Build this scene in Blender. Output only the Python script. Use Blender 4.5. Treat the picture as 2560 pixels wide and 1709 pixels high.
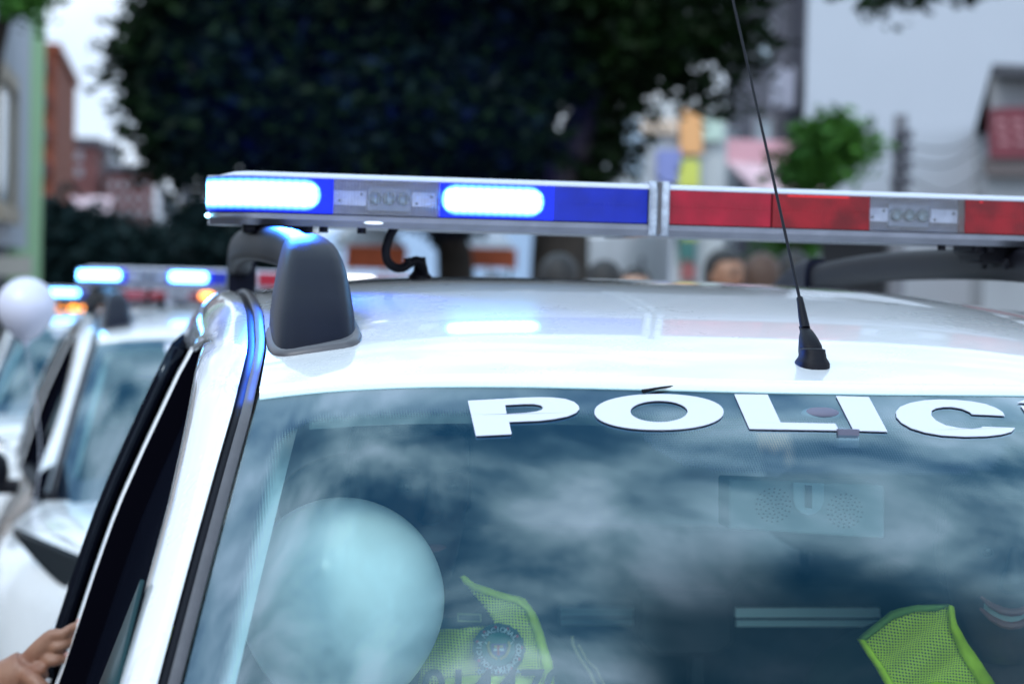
import bpy, math, random
from mathutils import Vector, Matrix
from math import sin, cos, tan, radians as R, pi, sqrt, exp
random.seed(7)
S = bpy.context.scene
COL = S.collection
for o in list(bpy.data.objects): bpy.data.objects.remove(o)

# ------------------------------------------------------------------ camera
FPX = 5333.0
HZ = 700.0
CAM = Vector((-0.641, -2.793, 1.60))
yaw, pit, rol = R(9), math.atan((854.5 - HZ) / FPX), 0.0257
fwd = Vector((sin(yaw) * cos(pit), cos(yaw) * cos(pit), -sin(pit)))
r0 = Vector((cos(yaw), -sin(yaw), 0)); u0 = r0.cross(fwd)
rgt = r0 * cos(rol) + u0 * sin(rol); upv = u0 * cos(rol) - r0 * sin(rol)
cd = bpy.data.cameras.new('camera'); cam = bpy.data.objects.new('camera', cd); COL.objects.link(cam)
cam.matrix_world = Matrix(((rgt.x, upv.x, -fwd.x, CAM.x), (rgt.y, upv.y, -fwd.y, CAM.y), (rgt.z, upv.z, -fwd.z, CAM.z), (0, 0, 0, 1)))
cd.sensor_width = 36; cd.lens = 36 * FPX / 2560; cd.clip_start = 0.05; cd.clip_end = 2000
cd.dof.use_dof = True; cd.dof.focus_distance = 2.28; cd.dof.aperture_fstop = 4.6; cd.dof.aperture_blades = 9
S.camera = cam

def ray(px, py):
    return (fwd + rgt * ((px - 1280) / FPX) - upv * ((py - 854.5) / FPX))
def P(px, py, Yp):
    """point where the view line through a photo pixel meets the plane Yp metres in front of the camera (along the street)"""
    d = ray(px, py); return CAM + d * (Yp / d.y)

# ------------------------------------------------------------------ world
SUN_DIR = Vector((-.45, -.58, .72)).normalized()   # towards the sun
SUN_EL, SUN_ROT = math.asin(SUN_DIR.z), math.atan2(SUN_DIR.x, SUN_DIR.y)
w = bpy.data.worlds.new('World'); S.world = w; w.use_nodes = True
nt = w.node_tree; N = nt.nodes; L = nt.links
for n in list(N): N.remove(n)
def nn(t, **k):
    n = N.new(t)
    for a, b in k.items(): setattr(n, a, b)
    return n
def wmath(op, a, b=None, c=None, clamp=False):
    n = N.new('ShaderNodeMath'); n.operation = op; n.use_clamp = clamp
    for i, v in enumerate((a, b, c)):
        if v is None: continue
        if isinstance(v, (int, float)): n.inputs[i].default_value = v
        else: L.new(v, n.inputs[i])
    return n.outputs[0]
out = nn('ShaderNodeOutputWorld'); bg = nn('ShaderNodeBackground'); bg.inputs['Strength'].default_value = 0.10
sky = nn('ShaderNodeTexSky', sky_type='NISHITA', sun_disc=False)
sky.sun_elevation = SUN_EL; sky.sun_rotation = SUN_ROT
tc = nn('ShaderNodeTexCoord'); sep = nn('ShaderNodeSeparateXYZ'); L.new(tc.outputs['Generated'], sep.inputs[0])
zc = wmath('MAXIMUM', sep.outputs[2], 0.04); zz = wmath('ADD', zc, 0.12)
cu = wmath('DIVIDE', sep.outputs[0], zz); cv = wmath('DIVIDE', sep.outputs[1], zz)
cmb = nn('ShaderNodeCombineXYZ'); L.new(cu, cmb.inputs[0]); L.new(cv, cmb.inputs[1])
n1 = nn('ShaderNodeTexNoise'); n1.inputs['Scale'].default_value = 7.5; n1.inputs['Detail'].default_value = 7; n1.inputs['Roughness'].default_value = 0.58; n1.inputs['Distortion'].default_value = 0.35
mp = nn('ShaderNodeMapping'); mp.inputs['Location'].default_value = (5.3, 1.1, 0); mp.inputs['Scale'].default_value = (0.55, 1.3, 1)
L.new(cmb.outputs[0], mp.inputs[0]); L.new(mp.outputs[0], n1.inputs['Vector'])
ramp = nn('ShaderNodeValToRGB'); e = ramp.color_ramp
e.elements[0].position = 0.37; e.elements[0].color = (.8, 3.2, 6.2, 1)
e.elements[1].position = 0.66; e.elements[1].color = (27, 29, 34, 1)
for p_, c_ in ((0.44, (3.4, 6.8, 10, 1)), (0.53, (11.5, 15.5, 18.5, 1))):
    k = e.elements.new(p_); k.color = c_
L.new(n1.outputs['Fac'], ramp.inputs[0])
# toward the horizon the cloud sheet closes into a pale even white-blue
hz = nn('ShaderNodeMapRange'); hz.inputs[1].default_value = 0.25; hz.inputs[2].default_value = 0.55; L.new(sep.outputs[2], hz.inputs[0])
n2 = nn('ShaderNodeTexNoise'); n2.inputs['Scale'].default_value = 9; n2.inputs['Detail'].default_value = 4
L.new(tc.outputs['Generated'], n2.inputs['Vector'])
r2 = nn('ShaderNodeValToRGB'); e = r2.color_ramp
e.elements[0].position = 0.38; e.elements[0].color = (8.4, 10.1, 12.6, 1)
e.elements[1].position = 0.62; e.elements[1].color = (11.6, 12.9, 14.8, 1)
L.new(n2.outputs['Fac'], r2.inputs[0])
mx = nn('ShaderNodeMix', data_type='RGBA'); L.new(hz.outputs[0], mx.inputs[0]); L.new(r2.outputs[0], mx.inputs[6]); L.new(ramp.outputs[0], mx.inputs[7])
# dark patch shaped into the sky overhead to darken the windscreen reflection
dk = wmath('MULTIPLY', cv, 1.0)
bank = nn('ShaderNodeMapRange'); bank.interpolation_type = 'SMOOTHSTEP'; bank.inputs[1].default_value = 0.27; bank.inputs[2].default_value = 0.34
nb = nn('ShaderNodeTexNoise'); nb.inputs['Scale'].default_value = 4.0; nb.inputs['Detail'].default_value = 3; L.new(cmb.outputs[0], nb.inputs['Vector'])
bs = wmath('ADD', dk, wmath('MULTIPLY', wmath('SUBTRACT', nb.outputs['Fac'], 0.5), 0.12))
L.new(bs, bank.inputs[0])
added_patch_u = nn('ShaderNodeMapRange'); added_patch_u.interpolation_type = 'SMOOTHSTEP'; added_patch_u.inputs[1].default_value = 0.07; added_patch_u.inputs[2].default_value = 0.15; L.new(cu, added_patch_u.inputs[0])
bandlo = nn('ShaderNodeMapRange'); bandlo.interpolation_type = 'SMOOTHSTEP'; bandlo.inputs[1].default_value = -0.5; bandlo.inputs[2].default_value = -0.2; L.new(cv, bandlo.inputs[0])
dark = wmath('MULTIPLY', wmath('MULTIPLY', wmath('SUBTRACT', 1.0, bank.outputs[0]), added_patch_u.outputs[0]), bandlo.outputs[0])
ADDED_PATCH_NODE = (bank, added_patch_u)
# sky behind the viewer is raised to light the walls and cabin
bk_ = nn('ShaderNodeMapRange'); bk_.inputs[1].default_value = .25; bk_.inputs[2].default_value = -.5; bk_.inputs[3].default_value = 1.0; bk_.inputs[4].default_value = 1.5; L.new(sep.outputs[1], bk_.inputs[0])
mxb = nn('ShaderNodeVectorMath', operation='SCALE'); L.new(mx.outputs[2], mxb.inputs[0]); L.new(bk_.outputs[0], mxb.inputs['Scale'])
mx2 = nn('ShaderNodeMix', data_type='RGBA'); mx2.inputs[7].default_value = (0.25, 1.3, 2.3, 1)
L.new(wmath('MULTIPLY', dark, 0.93), mx2.inputs[0]); L.new(mxb.outputs[0], mx2.inputs[6])
# the clear sky shows a little through the thin cloud
mx3 = nn('ShaderNodeMix', data_type='RGBA', blend_type='ADD'); mx3.inputs[0].default_value = 0.12
L.new(mx2.outputs[2], mx3.inputs[6]); L.new(sky.outputs[0], mx3.inputs[7])
L.new(mx3.outputs[2], bg.inputs['Color']); L.new(bg.outputs[0], out.inputs[0])

sd = bpy.data.lights.new('sun', 'SUN'); so = bpy.data.objects.new('sun', sd); COL.objects.link(so)
sd.energy = 1.5; sd.angle = R(14); sd.color = (1.0, 0.96, 0.9)
so.rotation_euler = SUN_DIR.to_track_quat('Z', 'Y').to_euler()
S.view_settings.view_transform = 'Standard'; S.view_settings.look = 'None'; S.view_settings.exposure = -0.06; S.view_settings.gamma = 1
S.cycles.max_bounces = 8; S.cycles.transparent_max_bounces = 24; S.cycles.sample_clamp_indirect = 6
S.cycles.caustics_reflective = False; S.cycles.caustics_refractive = False
S.cycles.use_denoising = True

# ------------------------------------------------------------------ materials
MATS = {}
class NT:
    def __init__(s, name):
        s.m = bpy.data.materials.new(name); s.m.use_nodes = True; s.t = s.m.node_tree
        s.b = s.t.nodes['Principled BSDF']; s.o = s.t.nodes['Material Output']
    def n(s, ty, **k):
        x = s.t.nodes.new(ty)
        for a, b in k.items():
            setattr(x, a, b)
        return x
    def l(s, a, b): s.t.links.new(a, b)
    def math(s, op, a, b=None, clamp=False):
        n = s.t.nodes.new('ShaderNodeMath'); n.operation = op; n.use_clamp = clamp
        for i, v in enumerate((a, b)):
            if v is None: continue
            if isinstance(v, (int, float)): n.inputs[i].default_value = v
            else: s.l(v, n.inputs[i])
        return n.outputs[0]
def mat(name, c, rough=0.5, metal=0.0, coat=0.0, spec=0.5, var=0.0, vscale=8, bump=0.0, bscale=60, emit=None, es=0, alpha=None, trans=0, vc=None, sheen=0):
    if name in MATS: return MATS[name]
    q = NT(name); b = q.b
    b.inputs['Base Color'].default_value = (*c, 1); b.inputs['Roughness'].default_value = rough
    b.inputs['Metallic'].default_value = metal; b.inputs['Coat Weight'].default_value = coat; b.inputs['Coat Roughness'].default_value = 0.03
    b.inputs['Specular IOR Level'].default_value = spec; b.inputs['Transmission Weight'].default_value = trans
    b.inputs['Sheen Weight'].default_value = sheen
    if emit: b.inputs['Emission Color'].default_value = (*emit, 1); b.inputs['Emission Strength'].default_value = es
    if var:
        t = q.n('ShaderNodeTexCoord'); n = q.n('ShaderNodeTexNoise'); n.inputs['Scale'].default_value = vscale; n.inputs['Detail'].default_value = 5
        q.l(t.outputs['Object'], n.inputs['Vector'])
        mxx = q.n('ShaderNodeMix', data_type='RGBA'); d = vc or tuple(x * (1 - var) for x in c)
        mxx.inputs[6].default_value = (*d, 1); mxx.inputs[7].default_value = (*[min(1, x * (1 + var * .6)) for x in c], 1)
        rr = q.n('ShaderNodeMapRange'); rr.inputs[1].default_value = .35; rr.inputs[2].default_value = .65; q.l(n.outputs['Fac'], rr.inputs[0])
        q.l(rr.outputs[0], mxx.inputs[0]); q.l(mxx.outputs[2], b.inputs['Base Color'])
    if bump:
        t = q.n('ShaderNodeTexCoord'); n = q.n('ShaderNodeTexNoise'); n.inputs['Scale'].default_value = bscale; n.inputs['Detail'].default_value = 4
        q.l(t.outputs['Object'], n.inputs['Vector']); bp = q.n('ShaderNodeBump'); bp.inputs['Strength'].default_value = bump; bp.inputs['Distance'].default_value = 0.01
        q.l(n.outputs['Fac'], bp.inputs['Height']); q.l(bp.outputs[0], b.inputs['Normal'])
    MATS[name] = q.m; return q.m

def paint():
    q = NT('white_paint'); b = q.b; b.inputs['Coat Weight'].default_value = 1; b.inputs['Coat Roughness'].default_value = .025
    t = q.n('ShaderNodeTexCoord'); n = q.n('ShaderNodeTexNoise'); n.inputs['Scale'].default_value = 3; n.inputs['Detail'].default_value = 8; n.inputs['Roughness'].default_value = .7
    d = q.n('ShaderNodeTexNoise'); d.inputs['Scale'].default_value = 260; d.inputs['Detail'].default_value = 2
    for x in (n, d): q.l(t.outputs['Object'], x.inputs['Vector'])
    sp = q.n('ShaderNodeMapRange'); sp.inputs[1].default_value = .70; sp.inputs[2].default_value = .76; q.l(d.outputs['Fac'], sp.inputs[0])
    gr = q.n('ShaderNodeMapRange'); gr.inputs[1].default_value = .4; gr.inputs[2].default_value = .7; gr.inputs[3].default_value = .05; gr.inputs[4].default_value = .35; q.l(n.outputs['Fac'], gr.inputs[0])
    f = q.math('MAXIMUM', q.math('MULTIPLY', sp.outputs[0], .7), q.math('MULTIPLY', gr.outputs[0], .05))
    m_ = q.n('ShaderNodeMix', data_type='RGBA'); m_.inputs[6].default_value = (.76, .78, .81, 1); m_.inputs[7].default_value = (.42, .41, .40, 1); q.l(f, m_.inputs[0]); q.l(m_.outputs[2], b.inputs['Base Color'])
    q.l(q.math('ADD', q.math('MULTIPLY', gr.outputs[0], .25), .25), b.inputs['Roughness'])
    return q.m
PAINT = paint(); MATS['white_paint'] = PAINT
BLACKPL = mat('black_plastic', (.006, .006, .010), .5, spec=.15, bump=.12, bscale=900)
PODPL = mat('grey_plastic', (.004, .005, .014), .42, spec=.12, bump=.10, bscale=1400, var=.12, vscale=30)
RUBBER = mat('black_rubber', (.006, .006, .010), .5, spec=.15)
VOID = mat('black_flock', (.003, .003, .006), 1, spec=0)
TRIM = mat('grey_rubber_trim', (.075, .072, .082), .42, var=.15, vscale=40)
CHROME = mat('chrome', (.8, .8, .82), .08, metal=1)
ALU = mat('brushed_aluminium', (.24, .25, .30), .38, metal=.75, var=.12, vscale=25)
LID = mat('clear_lid', (.52, .55, .66), .25, coat=.2)
DARKIN = mat('dark_interior', (.012, .016, .022), .7)
GREYIN = mat('grey_headliner', (.72, .78, .78), .9)
DASH = mat('dash_plastic', (.02, .022, .028), .6)
SEATM = mat('seat_fabric', (.02, .028, .04), .9, var=.3, vscale=30)
TYRE = mat('tyre', (.012, .012, .013), .8)
RIM = mat('alloy_rim', (.4, .41, .43), .3, metal=.8)
DECAL = mat('white_vinyl', (.58, .60, .70), .45, spec=.3)
LETTERSH = mat('letter_shadow_tone', (.035, .045, .11), .6)  # tone of the painted shadow under the letters
LAMPM = mat('headlamp_lens', (.015, .02, .025), .25, spec=.3)

def side_glass():
    q = NT('side_window_glass'); t = q.t; t.nodes.remove(q.b)
    d = q.n('ShaderNodeBsdfDiffuse'); d.inputs[0].default_value = (.004, .005, .010, 1)
    g = q.n('ShaderNodeBsdfGlossy'); g.inputs['Roughness'].default_value = .12; g.inputs[0].default_value = (.6, .75, .9, 1)
    m = q.n('ShaderNodeMixShader'); m.inputs[0].default_value = .025
    q.l(d.outputs[0], m.inputs[1]); q.l(g.outputs[0], m.inputs[2]); q.l(m.outputs[0], q.o.inputs[0]); return q.m
SIDEG = side_glass()
def ws_glass():
    q = NT('windscreen_glass'); q.t.nodes.remove(q.b)
    tr = q.n('ShaderNodeBsdfTransparent'); tr.inputs[0].default_value = (.80, 1.0, .99, 1)
    g = q.n('ShaderNodeBsdfGlossy'); g.inputs['Roughness'].default_value = .004; g.inputs[0].default_value = (.66, .88, .98, 1)
    f = q.n('ShaderNodeLayerWeight'); f.inputs[0].default_value = .5
    p5 = q.math('POWER', f.outputs['Facing'], 5.0); fac = q.math('MULTIPLY', q.math('ADD', q.math('MULTIPLY', p5, .957), .043), 3.1, clamp=True)   # both faces of the laminate
    m = q.n('ShaderNodeMixShader'); q.l(fac, m.inputs[0])
    q.l(tr.outputs[0], m.inputs[1]); q.l(g.outputs[0], m.inputs[2]); q.l(m.outputs[0], q.o.inputs[0]); return q.m
WSG = ws_glass()
def frit_mat():
    q = NT('ceramic_border'); b = q.b
    b.inputs['Base Color'].default_value = (.045, .038, .065, 1); b.inputs['Roughness'].default_value = .6; b.inputs['Specular IOR Level'].default_value = .2
    at = q.n('ShaderNodeAttribute'); at.attribute_name = 'fade'
    uv = q.n('ShaderNodeAttribute'); uv.attribute_name = 'uvm'
    sp = q.n('ShaderNodeSeparateXYZ'); q.l(uv.outputs['Vector'], sp.inputs[0])
    k = 2 * pi / .0038
    a = q.math('COSINE', q.math('MULTIPLY', q.math('ADD', sp.outputs[0], sp.outputs[1]), k * .7))
    c = q.math('COSINE', q.math('MULTIPLY', q.math('SUBTRACT', sp.outputs[0], sp.outputs[1]), k * .7))
    lat = q.math('MULTIPLY', a, c)   # -1..1
    v = q.math('ADD', lat, q.math('SUBTRACT', q.math('MULTIPLY', at.outputs['Fac'], 2.2), 1.1))
    al = q.math('MULTIPLY', q.math('ADD', v, 0.06), 8.0, clamp=True)
    q.l(al, b.inputs['Alpha']); return q.m
FRIT = frit_mat()

def lens_mat(name, c, rib=0.0032, dark=0.55):
    """moulded optic cover: vertical flutes in the plastic and a row of studs half way up"""
    q = NT(name); b = q.b
    b.inputs['Roughness'].default_value = .35; b.inputs['Specular IOR Level'].default_value = .3; b.inputs['Coat Weight'].default_value = .15; b.inputs['Coat Roughness'].default_value = .06
    t = q.n('ShaderNodeTexCoord'); sp = q.n('ShaderNodeSeparateXYZ'); q.l(t.outputs['Object'], sp.inputs[0])
    wv = q.math('SINE', q.math('MULTIPLY', sp.outputs[0], 2 * pi / rib))
    no = q.n('ShaderNodeTexNoise'); no.inputs['Scale'].default_value = 22; no.inputs['Detail'].default_value = 6
    q.l(t.outputs['Object'], no.inputs['Vector'])
    f = q.math('ADD', q.math('MULTIPLY', wv, .16), no.outputs['Fac'])
    rr = q.n('ShaderNodeMapRange'); rr.inputs[1].default_value = .3; rr.inputs[2].default_value = .75; q.l(f, rr.inputs[0])
    mm = q.n('ShaderNodeMix', data_type='RGBA'); mm.inputs[6].default_value = (*[x * dark for x in c], 1); mm.inputs[7].default_value = (*c, 1)
    q.l(rr.outputs[0], mm.inputs[0]); q.l(mm.outputs[2], b.inputs['Base Color'])
    bp = q.n('ShaderNodeBump'); bp.inputs['Strength'].default_value = .5; bp.inputs['Distance'].default_value = .001
    q.l(wv, bp.inputs['Height']); q.l(bp.outputs[0], b.inputs['Normal']); return q.m
LBLUE = lens_mat('blue_lens', (.002, .022, .46))
LGLOW = lens_mat('glowing_blue_lens', (.002, .022, .46)); LGLOW.node_tree.nodes['Principled BSDF'].inputs['Emission Color'].default_value = (0, .012, 1, 1); LGLOW.node_tree.nodes['Principled BSDF'].inputs['Emission Strength'].default_value = .75; LRED = lens_mat('red_lens', (.42, .004, .028), dark=.5)
LRED2 = lens_mat('red_lens_open', (.34, .002, .012), dark=.25); LAMB = lens_mat('amber_lens', (.6, .2, .02))
LBACK = lens_mat('module_backplate', (.46, .52, .70), dark=.55)
PLATE = mat('reflector_plate', (.80, .84, .95), .3, var=.15, vscale=60)
def clear_cover():
    q = NT('clear_cover'); q.t.nodes.remove(q.b)
    tr = q.n('ShaderNodeBsdfTransparent'); tr.inputs[0].default_value = (.88, .9, .95, 1)
    g = q.n('ShaderNodeBsdfGlossy'); g.inputs['Roughness'].default_value = .12
    t = q.n('ShaderNodeTexCoord'); sp = q.n('ShaderNodeSeparateXYZ'); q.l(t.outputs['Object'], sp.inputs[0])
    wv = q.math('SINE', q.math('MULTIPLY', sp.outputs[0], 2 * pi / .0042))
    bp = q.n('ShaderNodeBump'); bp.inputs['Strength'].default_value = .8; bp.inputs['Distance'].default_value = .001; q.l(wv, bp.inputs['Height']); q.l(bp.outputs[0], g.inputs['Normal'])
    m = q.n('ShaderNodeMixShader'); m.inputs[0].default_value = .16
    q.l(tr.outputs[0], m.inputs[1]); q.l(g.outputs[0], m.inputs[2]); q.l(m.outputs[0], q.o.inputs[0]); return q.m
CLEAR = clear_cover()
def lit_mat(name, c, k, cell=.0105):
    """lit optic: rows of small lens cells, every cell brightest in its middle"""
    q = NT(name); b = q.b; b.inputs['Base Color'].default_value = (.0, .05, .3, 1)
    t = q.n('ShaderNodeTexCoord'); sp = q.n('ShaderNodeSeparateXYZ'); q.l(t.outputs['Object'], sp.inputs[0])
    a = q.math('ABSOLUTE', q.math('SINE', q.math('MULTIPLY', sp.outputs[0], pi / cell)))
    c2 = q.math('ABSOLUTE', q.math('SINE', q.math('MULTIPLY', sp.outputs[2], pi / (cell * 1.1))))
    f = q.math('ADD', q.math('MULTIPLY', q.math('MULTIPLY', a, c2), .5), .5)
    at = q.n('ShaderNodeAttribute'); at.attribute_name = 'core'
    s = q.math('MULTIPLY', q.math('MULTIPLY', f, k), q.math('ADD', q.math('MULTIPLY', at.outputs['Fac'], at.outputs['Fac']), .035))
    b.inputs['Emission Color'].default_value = (*c, 1); q.l(s, b.inputs['Emission Strength']); return q.m
LITB = lit_mat('lit_blue', (.13, .48, 1.0), 22); LITW = lit_mat('lit_white', (1, .97, .8), 9); LITA = lit_mat('lit_amber', (1, .30, .0), 14)

# ------------------------------------------------------------------ mesh helpers
class MB:
    def __init__(s): s.v = []; s.f = []; s.mi = []; s.at = {}
    def add(s, vs, fs, mi=0):
        o = len(s.v); s.v += [tuple(v) for v in vs]; s.f += [tuple(i + o for i in f) for f in fs]; s.mi += [mi] * len(fs); return s
    def box(s, x0, x1, y0, y1, z0, z1, mi=0):
        return s.add([(x0, y0, z0), (x1, y0, z0), (x1, y1, z0), (x0, y1, z0), (x0, y0, z1), (x1, y0, z1), (x1, y1, z1), (x0, y1, z1)],
                     [(0, 3, 2, 1), (4, 5, 6, 7), (0, 1, 5, 4), (1, 2, 6, 5), (2, 3, 7, 6), (3, 0, 4, 7)], mi)
    def grid(s, fn, nu, nv, mi=0, closed=False):
        vs = [fn(i / nu, j / nv) for j in range(nv + 1) for i in range(nu + 1)]
        fs = [(j * (nu + 1) + i, j * (nu + 1) + i + 1, (j + 1) * (nu + 1) + i + 1, (j + 1) * (nu + 1) + i) for j in range(nv) for i in range(nu)]
        return s.add(vs, fs, mi)
    def rings(s, rs, cap=True, mi=0, loop=False):
        n = len(rs[0]); vs = [p for r in rs for p in r]; fs = []
        m = len(rs)
        for j in range(m if loop else m - 1):
            k = (j + 1) % m
            for i in range(n): fs.append((j * n + i, j * n + (i + 1) % n, k * n + (i + 1) % n, k * n + i))
        if cap and not loop: fs.append(tuple(range(n - 1, -1, -1))); fs.append(tuple((m - 1) * n + i for i in range(n)))
        return s.add(vs, fs, mi)
    def tube(s, pts, rad, n=12, mi=0, flat=1.0):
        pts = [Vector(p) for p in pts]; rs = []
        if not isinstance(rad, (list, tuple)): rad = [rad] * len(pts)
        ref = Vector((0, 0, 1))
        for i, p in enumerate(pts):
            t = (pts[min(i + 1, len(pts) - 1)] - pts[max(i - 1, 0)]).normalized()
            if abs(t.dot(ref)) > .95: ref2 = Vector((1, 0, 0))
            else: ref2 = ref
            if i == 0: a = t.cross(ref2).normalized()
            else: a = (a - t * a.dot(t)).normalized()
            b = t.cross(a)
            rs.append([p + (a * cos(2 * pi * k / n) + b * sin(2 * pi * k / n) * flat) * rad[i] for k in range(n)])
        return s.rings(rs, True, mi)
    def ball(s, c, rx, ry=None, rz=None, nu=20, nv=12, mi=0):
        ry = ry or rx; rz = rz or rx; c = Vector(c)
        rs = [[c + Vector((rx * sin(pi * j / nv) * cos(2 * pi * i / nu), ry * sin(pi * j / nv) * sin(2 * pi * i / nu), rz * cos(pi * j / nv))) for i in range(nu)] for j in range(1, nv)]
        o = len(s.v); s.rings(rs, True, mi); return s
    def prism(s, poly, d, mi=0):
        """flat polygon (3-D points) thickened by vector d"""
        n = len(poly); d = Vector(d); a = [Vector(p) for p in poly]; b = [p + d for p in a]
        fs = [tuple(range(n)), tuple(range(2 * n - 1, n - 1, -1))] + [(i, n + i, n + (i + 1) % n, (i + 1) % n) for i in range(n)]
        return s.add(a + b, fs, mi)
    def build(s, name, m, parent=None, smooth=True, bevel=0, ang=40, solid=0, sub=0):
        me = bpy.data.meshes.new(name); me.from_pydata(s.v, [], s.f); me.update()
        ms = m if isinstance(m, (list, tuple)) else [m]
        for x in ms: me.materials.append(x)
        if len(ms) > 1:
            for p, i in zip(me.polygons, s.mi): p.material_index = i
        for k, vals in s.at.items():
            if isinstance(vals[0], (tuple, list, Vector)):
                a = me.attributes.new(k, 'FLOAT_VECTOR', 'POINT'); a.data.foreach_set('vector', [c for v in vals for c in v])
            else:
                a = me.attributes.new(k, 'FLOAT', 'POINT'); a.data.foreach_set('value', vals)
        if smooth:
            for p in me.polygons: p.use_smooth = True
            try: me.set_sharp_from_angle(angle=R(ang))
            except Exception: pass
        o = bpy.data.objects.new(name, me); COL.objects.link(o)
        if parent: o.parent = parent
        if solid:
            k = o.modifiers.new('s', 'SOLIDIFY'); k.thickness = solid; k.offset = -1 if solid > 0 else 1; k.thickness = abs(solid)
        if bevel:
            k = o.modifiers.new('b', 'BEVEL'); k.width = bevel; k.segments = 2; k.limit_method = 'ANGLE'; k.angle_limit = R(35)
        if sub:
            k = o.modifiers.new('u', 'SUBSURF'); k.levels = sub; k.render_levels = sub
        return o
def empty(name, loc=(0, 0, 0), rz=0):
    o = bpy.data.objects.new(name, None); COL.objects.link(o); o.location = loc; o.rotation_euler = (0, 0, rz); return o
def tag(o, label=None, cat=None, group=None, kind=None):
    if label: o['label'] = label
    if cat: o['category'] = cat
    if group: o['group'] = group
    if kind: o['kind'] = kind
    return o
def copy_tree(o, parent=None):
    c = o.copy(); COL.objects.link(c); c.parent = parent
    for ch in o.children: copy_tree(ch, c)
    return c
def lerp(a, b, t): return a + (b - a) * t
def interp(tab, x):
    if x <= tab[0][0]: return tab[0][1]
    for (a, b), (c, d) in zip(tab, tab[1:]):
        if x <= c: return b + (d - b) * (x - a) / (c - a)
    return tab[-1][1]
def catmull(pts, n=6):
    pts = [Vector(p) for p in pts]; o = []
    for i in range(len(pts) - 1):
        p0 = pts[max(i - 1, 0)]; p1 = pts[i]; p2 = pts[i + 1]; p3 = pts[min(i + 2, len(pts) - 1)]
        for k in range(n):
            t = k / n
            o.append(.5 * ((2 * p1) + (p2 - p0) * t + (2 * p0 - 5 * p1 + 4 * p2 - p3) * t * t + (3 * p1 - p0 - 3 * p2 + p3) * t ** 3))
    o.append(pts[-1]); return o

# ------------------------------------------------------------------ car surfaces (car frame: +Y to the tail, bar front face at Y=0)
YH0 = -0.686
def yh(X): return YH0 + .25 * X * X                      # windscreen header line in plan
def roofz(X, Y):
    z = 1.605 - (.114 if Y < .25 else .035) * (Y - .25) ** 2 - (.02 * X * X + .31 * X ** 4)
    return z
def zh(X): return roofz(X, yh(X)) - .007
def wsz(X, Y):
    q = yh(X) - Y
    return zh(X) - .55 * q - .10 * q * q
def wd(Y): return interp([(-.70, .560), (-.6, .553), (-.45, .541), (-.2, .535), (.2, .536), (1.0, .53), (1.6, .50)], Y)
def plan(Y): return .012 - .045 * ((Y - .8) / 1.6) ** 2
SIDE = [(.40, .80), (.62, .855), (.80, .850), (.95, .815), (1.05, .777), (1.215, .727), (1.287, .703), (1.364, .671), (1.48, .620), (1.52, .596)]
def sidex(Y, z): return interp(SIDE, z) + plan(Y)
def ztop(Y): return roofz(.53, Y) - .085 if Y > -.3 else roofz(.53, Y) - .085
def on_ws(px, py, off=0.0):
    d = ray(px, py); t = 1.2
    lo, hi = .9, 2.6
    for _ in range(40):
        t = (lo + hi) / 2; p = CAM + d * t
        if p.z > wsz(p.x, p.y) + off: lo = t
        else: hi = t
    return CAM + d * t
def on_roof(px, py):
    d = ray(px, py); lo, hi = 1.5, 3.0
    for _ in range(40):
        t = (lo + hi) / 2; p = CAM + d * t
        if p.z > roofz(p.x, p.y): lo = t
        else: hi = t
    return CAM + d * t
def barx(px, z=1.70, y=0.0):
    d = ray(px, 505); t = (y - CAM.y) / d.y; return (CAM + d * t).x

EX = lambda q: .555 + .20 * q       # half-width of the glass at distance q below the header
QMAX = .72

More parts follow.
